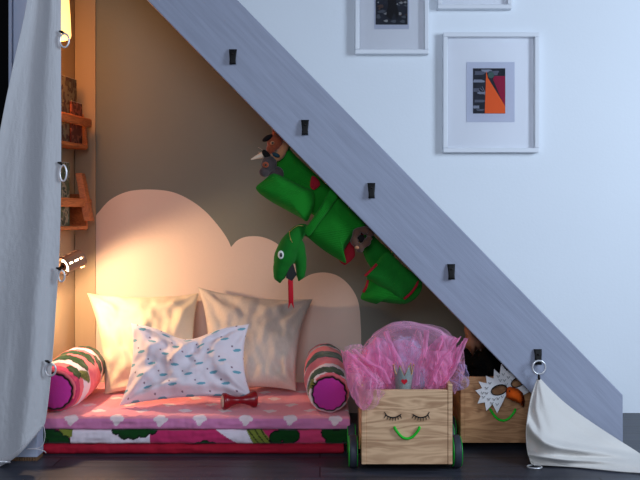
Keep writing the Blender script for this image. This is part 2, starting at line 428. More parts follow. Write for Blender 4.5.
# ================================================================= HOOKS
hooks = [(233,57),(305,127.5),(371.3,190.5),(451,271.5),(537.5,356.5)]
hl = ['highest black leather hook on the stair side, above the empty nook',
      'black leather hook on the stair side directly above the plush toys',
      'middle black leather hook on the stair side, above the brown plush monkey',
      'black leather hook on the stair side above the pink tulle, with nothing on it',
      'lowest black leather hook, holding the metal ring of the white cloth']
for (x,y),lb in zip(hooks, hl):
    c = at(x,y,SD)
    s = SD/F
    r = thing('leather_hook', (c.x,SD,c.z-7*s), lb, 'hook', 'leather hooks on the stair side')
    m = MB(); pr = [(0,7),(-.006,7),(-.010,2),(-.014,-4),(-.016,-7),(-.012,-7.6),(-.005,-6),(0,-3)]
    w = [3.8,3.8,3.4,2.8,3.4,3.4,2.8,2.8]
    # strap loop: flat tapering band folded forwards
    outer = [(-.0005,7),(-.004,7.2),(-.009,3),(-.013,-3),(-.014,-7),(-.010,-7.5),(-.006,-5),(-.0005,-1)]
    ww = [3.9,3.9,3.5,2.9,3.2,3.2,2.7,2.7]
    def fn(u,v,o=outer,ww=ww):
        k = v*7; i = min(int(k),6); f = k-i
        yy = o[i][0]*(1-f)+o[i+1][0]*f; zz = o[i][1]*(1-f)+o[i+1][1]*f; q = ww[i]*(1-f)+ww[i+1]*f
        return Vector((c.x+(u-.5)*2*q*s, SD+yy, c.z+zz*s))
    m.grid(fn, 4, 21); part(m,'strap','leather',r, solid=.0025)
    m = MB(); m.ell((c.x,SD-.0125,c.z+2.5*s),(.0035,.002,.0035),n=10,m=6); part(m,'rivet','darkmetal',r)
# ================================================================= MATTRESSES
MX0, MX1, MY0, MY1 = -.985, (350-320)*2.867/F, 2.872, 3.455
def circ(x,y,cs): return min(math.hypot(x-a,(y-b))-r for a,b,r in cs)
WHITE = rgb(228,214,222); GREEN = rgb(6,58,14); DK = rgb(8,14,8); MAG = rgb(190,44,96); PINK = rgb(232,110,120); OLV = rgb(120,128,48); VIO = rgb(196,52,150)
def cloudy(x,y,px,py,w,h,ox=0):                      # small staggered clouds; True inside
    r = math.floor(y/py); xx = x+(px/2 if r % 2 else 0)+ox; c = math.floor(xx/px)
    jx = .18*px*nz(c*3.1,r*1.7,.5); 
    u = xx-(c+.5)*px-jx; v = y-(r+.5)*py
    return min(math.hypot(u/w,v/h)*1.0, math.hypot((u-w*.6)/(w*.6),(v+h*.25)/(h*.7)), math.hypot((u+w*.6)/(w*.6),(v-h*.2)/(h*.7)))-1 < 0
def top_col(x,y,z):
    w = (y-MY0) if z > .122 else -(.130-z)
    for r,(wc,off) in enumerate(((-.006,.06),(.075,.135),(.17,.05),(.27,.12),(.38,.03))):
        q = (x-MX0+off)/.145; k = math.floor(q); jx = .02*nz(k*1.7,r*2.3,.4); jy = .006*nz(k*2.1,r*1.3,.9)
        u = (q-k-.5)*.145-jx; v = w-wc-jy
        if circ(u,v,((-.012,0,.011),(.002,.006,.014),(.014,-.002,.011),(.0,-.010,.013),(-.002,-.020,.008))) < 0: return rgb(236,212,214)
    return rgb(214,128,172) if z < .122 else rgb(236,146,160)  # same pink fabric: warm-lit top and cooler front are tinted into the colour
def mid_col(x,y,z):
    if y > MY0+.02: return MAG
    px = 320+x*F/2.867; py = HY+(CZ-z)*F/2.867
    def crown(cs):
        d = circ(px,py,cs); return d
    base = MAG
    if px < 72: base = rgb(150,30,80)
    if 70 < px < 150 and py > 430+ (px-70)*.0 and px-70 < 95-(443-py)*1.6: base = WHITE
    if 108-(443-py)*1.0 < px and px < 155 and base is MAG: base = MAG
    if 215+(py-430)*1.6 < px < 262: base = WHITE
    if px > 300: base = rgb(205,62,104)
    if 246+(py-430)*.5 < px < 262+(py-430)*.9:
        base = OLV if (px*.8-py*.6) % 5 > 1 else DK
    if 58 < px < 72 and py < 441-(px-58)*.3: base = OLV
    for cs in (((46,432,9),(56,440,9),(40,440,8),(64,441,6)), ((116,430,5),(124,434,6),(133,433,7),(143,431,7),(152,430,5)), ((205,446,6),(198,447,5),(212,447,5)), ((276,438,7),(284,434,7),(293,436,7),(288,443,6),(278,445,5)), ((328,433,7),(337,438,8),(346,434,8),(350,442,7),(330,441,5))):
        d = circ(px,py,cs)
        if d < 0: return DK if d > -1.1 else GREEN
    return base
def mattress(name, z0, z1, r, label, colf=None, mt='printfab', x1=MX1, puff=.004, seed=0, front=MY0):
    m = MB(); ring = []
    # cross-section swept along X
    h = z1-z0; prof = []
    def add(y,z): prof.append((y,z))
    N = 8
    for k in range(N+1): a = -PI/2-PI/2*k/N; add(front+r+r*math.cos(a), z0+r+r*math.sin(a))
    nf = 10
    for k in range(1,nf): add(front, z0+r+(h-2*r)*k/nf)
    for k in range(N+1): a = PI-PI/2*k/N; add(front+r+r*math.cos(a), z1-r+r*math.sin(a))
    nt = 110
    for k in range(1,nt): add(front+r+(MY1-front-2*r)*k/nt, z1)
    for k in range(5): a = PI/2-PI/2*k/4; add(MY1-r+r*math.cos(a), z1-r+r*math.sin(a))
    for k in range(5): a = -PI/2*k/4; add(MY1-r+r*math.cos(a), z0+r+r*math.sin(a))
    nx = 360; L = len(prof); i0 = 0
    for i in range(nx+1):
        x = MX0+(x1-MX0)*i/nx
        e = min(i, nx-i); sh = 1.0 if e > 3 else (.75,.9,.96,.99)[e]
        for (y,z) in prof:
            zz = (z-(z0+h/2))*sh+z0+h/2
            wv = .0022*nz(x*22+seed,z*70,y*3)+.0012*nz(x*60,z*30+seed,y*20)
            yy = y+ (wv*1.6 - puff*math.sin(PI*max(0,min(1,(z-z0)/h))) if y < front+.02 else 0)
            z3 = zz + (wv*1.5 + (.003*nz(x*7,y*7,seed)) if z > z1-.002 else 0)
            zb = max(z3, z0+.0003) - (0)
            m.vert((x,yy,zb), colf(x,y,z) if colf else (1,1,1))
    for i in range(nx):
        for k in range(L):
            k2 = (k+1) % L
            m.face((i*L+k, i*L+k2, (i+1)*L+k2, (i+1)*L+k), 0, True)
    m.face(range(L)); m.face([nx*L+k for k in range(L)][::-1])
    return tag(m.build(name, mt), label, 'mattress', 'stacked play mattresses')
mattress('play_mattress', .0005, .034, .012, 'plain red mattress at the bottom of the stack in the nook', mt='red_fabric', x1=MX1-.02, seed=3)
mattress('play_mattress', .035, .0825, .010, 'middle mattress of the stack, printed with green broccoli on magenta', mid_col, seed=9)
mattress('play_mattress', .0835, .130, .008, 'top mattress of the stack, pink with small white clouds', top_col, seed=15)
TZ = .131
# ================================================================= CUSHIONS
def pillow_mesh(P, t, c=.10, n=90, mm=70, wr=.006, seed=0, colf=None, ribs=0, ribamp=.0012, back=1.0, pw=.42, extra=None, sag=0, mb=None):
    TL,TR,BR,BL = [Vector(p) for p in P]
    dn_ = BL-TL
    nrm = ((TR-TL).cross(BL-TL)).normalized()
    if nrm.y > 0: nrm = -nrm
    m = mb or MB()
    def pt(a,b,side):
        u = a*2-1; v = b*2-1
        ce = c
        a2 = .5+.5*u*(1-ce*(1-v*v)); b2 = .5+.5*v*(1-ce*(1-u*u))
        p = (TL*(1-a2)+TR*a2)*(1-b2)+(BL*(1-a2)+BR*a2)*b2
        body = max(0,(1-u*u)*(1-v*v))**pw
        w = nz(a*5+seed,b*5,seed)*wr*1.6+nz(a*13+seed,b*9,side)*wr*.6
        # creases radiating from corners
        for cu,cv in ((-1,-1),(1,-1),(1,1),(-1,1)):
            r = math.hypot(u-cu,v-cv); an = math.atan2(v-cv,u-cu)
            w += wr*.7*math.sin(an*9+seed+cu)*math.exp(-((r-.55)/.32)**2)
        off = t/2*body*(1 if side > 0 else back)+w*min(1,body*1.5)
        if extra and side > 0: off += extra(u,v)*min(1,body*2)
        if ribs and side > 0: off += ribamp*abs(math.sin(PI*ribs*b))*min(1,body*3)
        if sag: p = p+dn_*sag*math.exp(-((u+.02)/.45)**2)*(1-b)**1.3
        return p+nrm*off*side
    m.grid(lambda a,b: pt(a,b,1), n, mm, cfn=(lambda a,b: colf(a,b)) if colf else None)
    m.grid(lambda a,b: pt(a,b,-1), n, mm, cfn=(lambda a,b: colf(a,b)) if colf else None)
    return m
def ps(px,py): return (px,py)
c1 = pillow_mesh([at(87,293,3.40),at(199,293,3.42),at(197,394,3.20),at(105,394,3.21)], .12, .10, wr=.012, seed=2.2,
   extra=lambda u,v: .02*math.exp(-((u+.1+v*.5)/.16)**2)*math.exp(-((v+.1)/.6)**2)-.025*math.exp(-((u+.45-v*.3)/.16)**2)*math.exp(-((v-.25)/.35)**2))
tag(c1.build('cushion','linen'), 'plain cream cushion leaning on the wall behind the left bolster', 'cushion', 'cushions on the mattress')
c2 = pillow_mesh([at(198,287,3.41),at(313,299,3.41),at(296,391,3.20),at(205,396,3.16)], .13, .13, wr=.009, seed=7.7,
   extra=lambda u,v: -.018*math.exp(-((u-.62)/.10)**2-((v-.62)/.16)**2)+.012*math.exp(-((u-.75)/.10)**2-((v-.45)/.12)**2))
tag(c2.build('cushion','linen2'), 'plain grey-beige linen cushion leaning on the wall beneath the snake tongue', 'cushion', 'cushions on the mattress')
def pcol(a,b):
    x = a*.42; y = b*.26
    if cloudy(x,y,.088,.040,.0125,.0048): return rgb(110,165,180)
    r = math.floor(y/.040+.5); xx = x+(.044 if r % 2 else 0)+.018; cc = math.floor(xx/.088)
    if math.hypot(xx-(cc+.5)*.088-.01*nz(cc,r,3), y-r*.040-.006) < .003: return rgb(130,100,115)
    return rgb(228,216,222)
c3 = pillow_mesh([at(131,323,3.10),at(249,324,3.10),at(252,397,2.99),at(119,406,2.98)], .12, .11, n=200, mm=130, wr=.012, seed=12.3, colf=pcol, back=.6, sag=.15,
   extra=lambda u,v: .028*math.exp(-((u+.22+v*.35)/.10)**2)*math.exp(-((v+.35)/.35)**2)-.025*math.exp(-((u-.02+v*.2)/.10)**2)*math.exp(-((v+.45)/.3)**2)+.022*math.exp(-((u-.2-v*.4)/.09)**2)*math.exp(-((v+.35)/.4)**2))
tag(c3.build('cushion','printfab'), 'white cushion printed with tiny blue clouds, lying in front of the two plain ones', 'cushion', 'cushions on the mattress')
# bolsters
def bolster(p0, p1, r0, rm, r1, colf, label, seed=0):
    p0 = Vector(p0); p1 = Vector(p1); ax = (p1-p0); L = ax.length; ax.normalize()
    sd = ax.cross(Vector((0,0,1))).normalized(); upv = sd.cross(ax).normalized()
    m = MB(); n = 150; mm = 170
    prof = []
    def rad(s):
        e = .03
        base = r0*(1-s)+r1*s+(rm-(r0+r1)/2)*4*s*(1-s)
        if s < e: q = s/e; base *= math.sqrt(max(0,1-(1-q)**2))*.12+.88
        if s > 1-e: q = (1-s)/e; base *= math.sqrt(max(0,1-(1-q)**2))*.12+.88
        return base
    def fn(a,b):
        th = 2*PI*a
        if b < .12: q = b/.12; s = 0; r = rad(0)*q; off = -.014*math.sqrt(max(0,1-q*q))
        elif b > .88: q = (1-b)/.12; s = 1; r = rad(1)*q; off = .014*math.sqrt(max(0,1-q*q))
        else: s = (b-.12)/.76; r = rad(s); off = 0
        w = .003*nz(math.cos(th)*2+seed,math.sin(th)*2,s*6)+.0015*nz(math.cos(th)*5+seed,math.sin(th)*5,s*16)
        if b < .12: w += .0015*math.sin(th*14+seed)*q
        return p0+ax*(s*L+off)+(sd*math.cos(th)+upv*math.sin(th))*(r+w*(1 if .12<=b<=.88 else q))
    def cf(a,b):
        th = 2*PI*a
        if b < .12: 
            q = b/.12
            return VIO if q < .93 else DK
        if b > .88: return VIO
        return colf((b-.12)/.76*L, (th/(2*PI)), L)
    m.grid(fn, n, mm, closeu=True, cfn=cf)
    return tag(m.build('bolster_cushion','printfab'), label, 'bolster', 'printed bolsters at the mattress ends')
def bcol(crowns, stems, bands):
    def f(s, a, L):
        y = a*.47
        base = PINK
        for (s0,s1,c,k) in bands:
            if s0+k*math.sin(2*PI*(a*1+.1)) < s/L < s1+k*math.sin(2*PI*(a*1+.15)): base = c
        def dd(x,yy,cx,cy):
            dy = abs(yy-cy); dy = min(dy,.47-dy); return math.hypot(x-cx,dy)
        for (cx,cy,ex,ey) in stems:
            # stem segment
            for t in (0,.25,.5,.75,1):
                if dd(s,y,cx+(ex-cx)*t,cy+(ey-cy)*t) < .013+.006*t: base = OLV if int((s*900+y*500)) % 6 > 1 else DK
        for (cx,cy,R) in crowns:
            d = min(dd(s,y,cx+R*.55*math.cos(q),cy+R*.9*math.sin(q))-R*.5 for q in [2*PI*k/7 for k in range(7)])
            d = min(d, dd(s,y,cx,cy)-R*.8)
            if d < 0: return DK if d > -.0035 else GREEN
        return base
    return f
# angle a: 0 = towards +side (right-hand), .25 = up, .5 = left
rb = bcol([(.045,.10,.034),(.05,.16,.032),(.24,.08,.055),(.25,.15,.055),(.04,.22,.02),(.44,.10,.03),(.1,.0,.03)], [(.03,.24,.015,.20)], [(0,.20,WHITE,.03),(.42,.52,WHITE,.03),(.75,.85,WHITE,.03)])
lb = bcol([(.315,.0,.032),(.315,.05,.032),(.32,.10,.034),(.32,.15,.03),(.31,.20,.03),(.12,.07,.026),(.12,.13,.028),(.40,.10,.032),(.42,.17,.03),(.42,.03,.03),(.045,.06,.022),(.25,.03,.024),(.04,.16,.022),(.44,.22,.03),(.07,.20,.028),(.19,.12,.030),(.20,.07,.026)], [(.055,.045,.10,.02),(.13,.17,.15,.14)], [(.14,.30,WHITE,.05),(.68,.78,WHITE,.02),(0,.08,MAG,.02)])
bolster((.031,2.885,TZ+.070),(.018,3.385,TZ+.098), .067,.082,.068, rb, 'printed bolster at right end of mattress with plain magenta round end', 1)
bolster((-.895,2.90,TZ+.076),(-.887,3.25,TZ+.098), .072,.090,.078, lb, 'printed bolster at left end of mattress beside the curtain edge', 5)
# red wooden rattle
def lathe(m, p0, p1, prof, n=24, mi=0, mif=None):
    p0 = Vector(p0); p1 = Vector(p1); ax = p1-p0; L = ax.length; ax.normalize(); sd = ax.orthogonal().normalized(); u2 = ax.cross(sd)
    def fn(a,b):
        k = b*(len(prof)-1); i = min(int(k),len(prof)-2); f = k-i
        s = prof[i][0]*(1-f)+prof[i+1][0]*f; r = prof[i][1]*(1-f)+prof[i+1][1]*f
        return p0+ax*s*L+(sd*math.cos(2*PI*a)+u2*math.sin(2*PI*a))*r
    m.grid(fn, n, len(prof)-1, closeu=True, mi=mi)
dR = 2.965
ra, rb2 = at(222.5,397.5,dR-.02), at(256,395,dR+.02); ra.z = TZ+.0305; rb2.z = TZ+.0305
r = thing('wooden_rattle', ((ra.x+rb2.x)/2, dR, TZ), 'shiny red hourglass-shaped rattle lying in front of the cloud cushion', 'toy')
m = MB(); lathe(m, ra, rb2, [(0,.0001),(0,.026),(.03,.029),(.10,.0285),(.22,.021),(.38,.014),(.5,.0125),(.62,.014),(.78,.021),(.90,.0285),(.97,.029),(1,.026),(1,.0001)])
part(m,'body','redwood',r)
m = MB(); dirv = (rb2-ra).normalized(); lathe(m, ra-dirv*.002, ra+dirv*.001, [(0,.0001),(0,.020),(1,.021),(1,.0001)]); part(m,'end_disc','hornfelt',r,label='pale drum skin on the left end')
# ================================================================= CRATES
def crate(x0, x1, ybot, ytop, d, label, wood, group='wheeled wooden crates', lashes=True):
    s = d/F
    a = at(x0,ybot,d); b = at(x1,ytop,d); X0,X1,Z0,Z1 = a.x,b.x,a.z,b.z; cx = (X0+X1)/2; dep = .28 if lashes else .36
    r = thing('wheeled_crate', (cx, d+dep/2, 0), label, 'toy crate', group)
    th = .014
    m = MB(); m.box((X0+th,d+.002,Z0),(X1-th,d+.016,Z1)); fp = part(m,'front_panel',wood,r,bevel=.0015)
    for sx in (0,1):
        x = X0 if sx == 0 else X1-th
        m = MB(); m.box((x,d,Z0),(x+th,d+dep,Z1+.018)); part(m,'side_panel',wood,r,bevel=.002)
    m = MB(); m.box((X0+th,d+dep-.016,Z0),(X1-th,d+dep-.002,Z1)); part(m,'back_panel',wood,r)
    m = MB(); m.box((X0+th,d+.016,Z0),(X1-th,d+dep-.016,Z0+.01)); part(m,'bottom_panel',wood,r)
    # smile cord
    pts = [(cx+(t)*12.2*s, d-.003, 0) for t in (-1,-.75,-.4,0,.4,.75,1)]
    zz = [0,-4.6,-8.8,-10.3,-8.8,-4.6,0]; zt = Z1-(38 if lashes else 33)*s
    pts = [Vector((p[0], d-.004, zt+q*s)) for p,q in zip(pts,zz)]
    pts = [pts[0]+Vector((0,.012,.001))]+pts+[pts[-1]+Vector((0,.012,.001))]
    m = MB(); m.tube(spline(pts,28), .0042, 8); part(m,'cord_handle','green_cord',r, label='green cord bent into a smile')
    if lashes:
        for sg in (-1,1):
            ex = cx+sg*14*s+.0015*0; ez = Z1-24*s
            m = MB(); arc = []
            for k in range(9):
                t = k/8*2-1; arc.append(Vector((ex+t*8.5*s, d+.0005, ez-(1-t*t)*3.6*s+(2.0*s if k==(8 if sg>0 else 0) else 0))))
            m.tube(arc, [.0012]+[.0022]*7+[.0012], 6, flat=.9)
            for k in range(7):
                t = -.85+k*.28; bx = ex+t*8.5*s; bz = ez-(1-t*t)*3.6*s
                m.tube([(bx,d+.0005,bz),(bx+t*2.0*s,d+.0005,bz-3.6*s)], [.0018,.0006], 5)
            part(m,'eyelash','lash',r, label='black curved eyelash sticker')
    # wheels
    R = .051
    for wx, sg in ((X0-.024,-1),(X1+.021,1)):
        for wy in (d+.062, d+dep-.062):
            m = MB(); w = .012
            lathe(m,(wx-w,wy,R),(wx+w,wy,R),[(0,R*.55),(0,R*.93),(.12,R*.99),(.3,R),(.7,R),(.88,R*.99),(1,R*.93),(1,R*.55)],32)
            wh = part(m,'wheel','tyre',r)
            m = MB(); lathe(m,(wx-w-.002,wy,R),(wx+w+.002,wy,R),[(0,.0001),(0,R*.93),(.08,R*.95),(.09,R*.5),(.91,R*.5),(.92,R*.95),(1,R*.93),(1,.0001)],32); part(m,'rim','green_plastic',wh)
            m = MB(); m.tube([(wx,wy,R),((X0 if sg<0 else X1)+sg*.0,wy,R)], .007, 10); part(m,'axle_stub','darkmetal',wh)
    return r, (X0,X1,Z0,Z1)
k1,(AX0,AX1,AZ0,AZ1) = crate(361.5,452.5,464.5,390,2.666,'pale pine crate on wheels with a smiling sleepy face, full of pink tulle','pine')
k2,(BX0,BX1,BZ0,BZ1) = crate(460.5,545,443,377,2.925,'pine crate on wheels half under the stairs, bird mask hung on its front','pine2',lashes=False)
# ================================================================= TULLE
DT = 2.80
random.seed(11)
def sheet(m, A, B, bulge, pleats, amp, n=120, mm=26, seed=0, mi=0, fold=1.0):
    bulge = Vector(bulge); pleats *= .55; n = int(n*1.3); mm = int(mm*1.3)
    def fn(a,b):
        pa = cat_spline(A,a); pb = cat_spline(B,a)
        p = pa.lerp(pb,b)+bulge*math.sin(PI*min(1,b*.97))
        t = (cat_spline(B,min(1,a+.01))-cat_spline(B,max(0,a-.01))); 
        nn = t.cross(pb-pa)
        if nn.length < 1e-6: nn = Vector((0,-1,0))
        nn.normalize()
        ph = pleats*2*PI*a+2.2*nz(a*4+seed,b*1.5,seed)
        d = math.sin(ph)*amp*(.25+.75*math.sin(PI*(.15+.7*b)))*(.6+.8*nz(a*3,b*3,seed+7))+amp*1.7*nz(a*5+seed,b*4,seed*.3)+amp*.7*nz(a*14+seed,b*11,seed*.7)
        return p+nn*d+t.normalized()*amp*(.5*math.cos(ph*.7+seed)+1.6*nz(a*6,b*5,seed+3))*b
    m.grid(fn, n, mm, mi=mi)
skirt = MB()
def W(*P): return [at(*p) for p in P]
zc = 386
# outer veil: front half dome, and back half
sheet(skirt, W((366,386,2.72),(380,388,2.71),(405,388,2.71),(430,388,2.71),(449,386,2.72)),
             W((362,356,2.82),(374,334,2.84),(398,322,2.85),(428,325,2.85),(452,338,2.83)), (0,-.03,.015), 9, .007, seed=1, mi=1)
sheet(skirt, W((362,356,2.82),(374,334,2.84),(398,322,2.85),(428,325,2.85),(452,338,2.83)),
             W((366,384,3.0),(380,380,3.0),(405,378,3.0),(430,380,3.0),(449,384,3.0)), (0,.0,.02), 9, .006, seed=1, mi=1)
# top rolled band of the veil
sheet(skirt, W((360,362,2.80),(366,342,2.80),(385,327,2.79),(412,321.5,2.79),(440,327,2.79),(455,341,2.79)),
             W((366,364,2.78),(374,347,2.77),(392,334,2.76),(414,329,2.76),(436,336,2.76),(450,350,2.76)), (0,-.015,.0), 3, .005, seed=2, mi=1)
# left mass of pleats in crate
sheet(skirt, W((374,388,2.72),(382,389,2.71),(392,389,2.71)), W((362,352,2.78),(378,337,2.76),(398,352,2.74)), (0,-.02,0), 5, .010, seed=3, mi=0)
sheet(skirt, W((366,388,2.74),(378,389,2.72),(390,389,2.72)), W((357,362,2.74),(372,346,2.72),(392,360,2.70)), (0,-.02,0), 6, .009, seed=4, mi=0)
# middle
sheet(skirt, W((386,389,2.76),(400,389,2.75),(420,389,2.75)), W((380,344,2.82),(402,340,2.80),(424,350,2.80)), (0,-.02,0), 6, .010, seed=5, mi=0)
sheet(skirt, W((412,389,2.74),(420,389,2.73),(428,389,2.73)), W((404,352,2.78),(418,330,2.78),(430,356,2.76)), (0,-.01,0), 4, .009, seed=6, mi=1)
# right mass
sheet(skirt, W((424,389,2.72),(434,389,2.71),(446,388,2.71)), W((424,350,2.76),(442,336,2.76),(460,338,2.74)), (0,-.02,0), 6, .010, seed=7, mi=0)
sheet(skirt, W((428,389,2.70),(438,389,2.695),(447,388,2.70)), W((420,372,2.72),(432,352,2.70),(452,352,2.71)), (0,-.015,0), 5, .008, seed=8, mi=0)
# right puffs spilling beyond the side panel
sheet(skirt, W((444,384,2.74),(447,378,2.75),(446,370,2.77)), W((455,394,2.74),(464,372,2.76),(463,346,2.80)), (.008,-.02,0), 5, .009, seed=9, mi=1)
sheet(skirt, W((446,386,2.72),(450,372,2.75),(450,360,2.78)), W((452,392,2.73),(468,386,2.74),(467,366,2.78)), (.004,-.02,.004), 6, .008, seed=10, mi=2)
sheet(skirt, W((438,382,2.72),(446,366,2.73),(450,352,2.74)), W((446,380,2.71),(458,360,2.72),(465,337,2.76)), (.0,-.015,0), 4, .006, seed=17, mi=0)
# left drape over the front edge
sheet(skirt, W((384,384,2.70),(378,374,2.70),(368,366,2.71),(358,362,2.73)), W((382,396,2.650),(374,409,2.646),(360,407,2.646),(343,380,2.69)), (0,-.03,.02), 7, .009, seed=11, mi=1)
sheet(skirt, W((382,380,2.71),(372,370,2.72),(362,366,2.73),(356,356,2.75)), W((374,398,2.645),(364,410,2.642),(350,394,2.66),(343,364,2.70)), (0,-.02,.02), 6, .009, seed=12, mi=0)
sheet(skirt, W((372,370,2.74),(362,362,2.74),(356,354,2.75)), W((358,384,2.69),(346,372,2.69),(341,350,2.72)), (-.005,-.02,.005), 5, .008, seed=13, mi=0)
sheet(skirt, W((372,360,2.76),(368,352,2.76),(366,346,2.78)), W((352,372,2.70),(346,358,2.71),(344,348,2.73)), (0,-.01,.008), 4, .006, seed=14, mi=1)
# frilled ribbons of bunched edge
for k,(P,sd) in enumerate((((( 343,352,2.72),(352,360,2.69),(364,372,2.67),(376,388,2.655)),1), (((350,350,2.72),(364,362,2.70),(378,370,2.69),(386,384,2.68)),2), (((428,386,2.69),(436,366,2.69),(448,350,2.71),(456,338,2.74)),3), (((383,332,2.77),(390,350,2.73),(398,366,2.71),(404,384,2.70)),4), (((424,330,2.78),(422,350,2.74),(416,368,2.72),(414,386,2.70)),5), (((440,386,2.695),(450,372,2.70),(458,352,2.73),(464,338,2.77)),6))):
    A = W(*P); B = [p+Vector((.016,-.006,.006)) for p in A]
    sheet(skirt, A, B, (0,-.008,0), 2, .003, n=60, mm=8, seed=20+k, mi=0)
sk = tag(skirt.build('tulle_skirt', ['tulle','tulle2','tulle3']), 'sheer pink tulle skirt heaped in and spilling over the face crate', 'skirt')
# pale blue lace cloth inside the crate
m = MB()
def lump(c, r, n=60, mm=30, seed=0, amp=.25):
    c = Vector(c)
    def fn(a,b):
        th = 2*PI*a; ph = PI*b
        dirv = Vector((math.sin(ph)*math.cos(th), math.sin(ph)*math.sin(th), math.cos(ph)))
        k = 1+amp*noise.noise(dirv*2.2+Vector((seed,0,0)))+amp*.5*noise.noise(dirv*6+Vector((seed,3,0)))
        return c+Vector((dirv.x*r[0],dirv.y*r[1],dirv.z*r[2]))*k
    m.grid(fn, n, mm, closeu=True)
lump(at(381,352,2.92),(.050,.05,.048),seed=1); lump(at(405,352,2.93),(.055,.05,.050),seed=4); lump(at(395,378,2.9),(.10,.09,.075),seed=8)
tag(m.build('lace_cloth','bluecloth'), 'crumpled pale blue lace cloth seen through the pink tulle in the crate', 'cloth')
# crown
dC = 2.700; sC = dC/F; cc = at(403.8,391,dC)
r = thing('toy_crown', (cc.x,cc.y,cc.z), 'small grey and gold toy crown with a red heart, in the face crate', 'crown')
m = MB(); H = 25*sC; n = 96
def crown_h(a):
    ph = (a*7.0) % 1.0; tri = 1-abs(ph-.5)*2
    return .60+.40*tri**1.1
def cfn(a,b):
    an = 2*PI*a-PI/2; h = crown_h(a)*b; rr = (7.2+3.2*h)*sC
    return Vector((cc.x+math.cos(an)*rr, cc.y+.012+math.sin(an)*rr, cc.z+h*H+.002))
m.grid(cfn, n, 12, closeu=True, mifn=lambda a,b: 0)
part(m,'band','crown_grey',r,solid=.002)
m = MB(); m.tube([cfn(k/n,1.0) for k in range(n)], .0011, 6, closed=True); part(m,'gold_edging','gold',r)
for k in range(7):
    m = MB(); p = cfn((k+.5)/7,1.0); m.ell(p,(.0026,.0026,.0026),n=10,m=6); part(m,'bead','gold',r)
m = MB(); hc = Vector((cc.x-.0003, cc.y+.012-9.4*sC, cc.z+.42*H)); 
hp = []
for k in range(28):
    t = 2*PI*k/28; hp.append(hc+Vector((16*math.sin(t)**3, 0, 13*math.cos(t)-5*math.cos(2*t)-2*math.cos(3*t)-math.cos(4*t)))*.00062)
m.prism(hp,(0,-.002,0)); part(m,'heart','heart',r)
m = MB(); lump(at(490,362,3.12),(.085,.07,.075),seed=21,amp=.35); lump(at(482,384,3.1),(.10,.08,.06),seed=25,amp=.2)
tag(m.build('darkness_lump','black'), 'added black lump standing in for the darkness in the rear crate behind the bird mask', 'cloth')  # added lump, black in place of the shade inside the rear crate
# brown leaf-like felt piece behind the tulle, under the stairs
m = MB(); lp = [(464,330),(466,336),(463,346),(468,349),(473,356),(477,350),(482,352),(486,346),(483,338),(476,333),(470,328),(466,321)]
d0 = 2.99
pp = [at(x,y,d0) for x,y in lp]; cen = sum(pp,Vector())/len(pp)
lf = MB(); i0 = lf.vert(cen+Vector((0,-.02,0))); i1 = lf.vert(cen+Vector((0,.008,0))); ids = [lf.vert(p+Vector((0,.012*nz(p.x*40,p.z*40),0))) for p in pp]
for k in range(len(ids)): lf.face((i0,ids[k],ids[(k+1)%len(ids)]),0,True); lf.face((i1,ids[(k+1)%len(ids)],ids[k]),0,True)
lf.tube([at(478,337,2.985),at(484,334,2.95),at(490,340,2.90)],.0025,6)
tag(lf.build('felt_wing','brownleaf'), 'jagged brown felt wing hanging under the stairs right of the tulle', 'costume piece')
# ================================================================= BIRD MASK
dM = 2.915
r = thing('bird_mask', at(505,412,dM), 'white feathered bird mask with orange beak hung on the rear crate', 'mask')
outline = [(497,413),(492.5,404),(486.5,411),(485,402.5),(478,404),(481,396.5),(476,391),(482.5,388.5),(479,382),(487,383.5),(486,376),(493.5,378.5),(494,369),(499.5,374),(501,363.5),(506.5,371),(511,366),(513,374),(519,371),(519.5,378),(527,379),(524,386),(529,392),(521,396),(512,394),(505,396),(502,403)]
eye1 = [(499+7.6*math.cos(t)*1.0+.0, 389.8+5.0*math.sin(t)-1.6*math.cos(t)) for t in [2*PI*k/24 for k in range(24)]]
eye2 = [(517.5+6.6*math.cos(t), 382.2+4.6*math.sin(t)-1.6*math.cos(t)) for t in [2*PI*k/24 for k in range(24)]]
def holed(outl, holes, d, th, bend):
    me = bmesh.new(); 
    loops = []
    for L in [outl]+holes:
        vs = [me.verts.new(at(x,y,d)) for x,y in L]
        loops += [me.edges.new((vs[k],vs[(k+1)%len(vs)])) for k in range(len(vs))]
    bmesh.ops.triangle_fill(me, use_beauty=True, use_dissolve=False, edges=loops)
    # drop hole faces
    def inside(p, L):
        c = False; n = len(L)
        for k in range(n):
            a = at(*L[k],d); b = at(*L[(k+1)%n],d)
            if (a.z > p.z) != (b.z > p.z) and p.x < (b.x-a.x)*(p.z-a.z)/(b.z-a.z)+a.x: c = not c
        return c
    kill = [f for f in me.faces if any(inside(f.calc_center_median(), h) for h in holes)]
    bmesh.ops.delete(me, geom=kill, context='FACES_ONLY')
    me.faces.ensure_lookup_table(); me.verts.index_update()
    mb = MB()
    for v in me.verts: mb.vert(bend(v.co))
    for f in me.faces: mb.face([v.index for v in f.verts])
    me.free(); return mb
cxm = at(508,390,dM)
bend = lambda p: Vector((p.x, p.y+1.2*(p.x-cxm.x)**2-.004, p.z))
mb = holed(outline,[eye1,eye2],dM-.012,.003,bend)
mk = part(mb,'face','maskwhite',r,solid=.003)
for E in (eye1,eye2):
    m = MB(); m.tube([bend(at(x,y,dM-.014)) for x,y in E], .0018, 6, closed=True); part(m,'eye_rim','lash',r)
m = MB()
rf = random.Random(5)
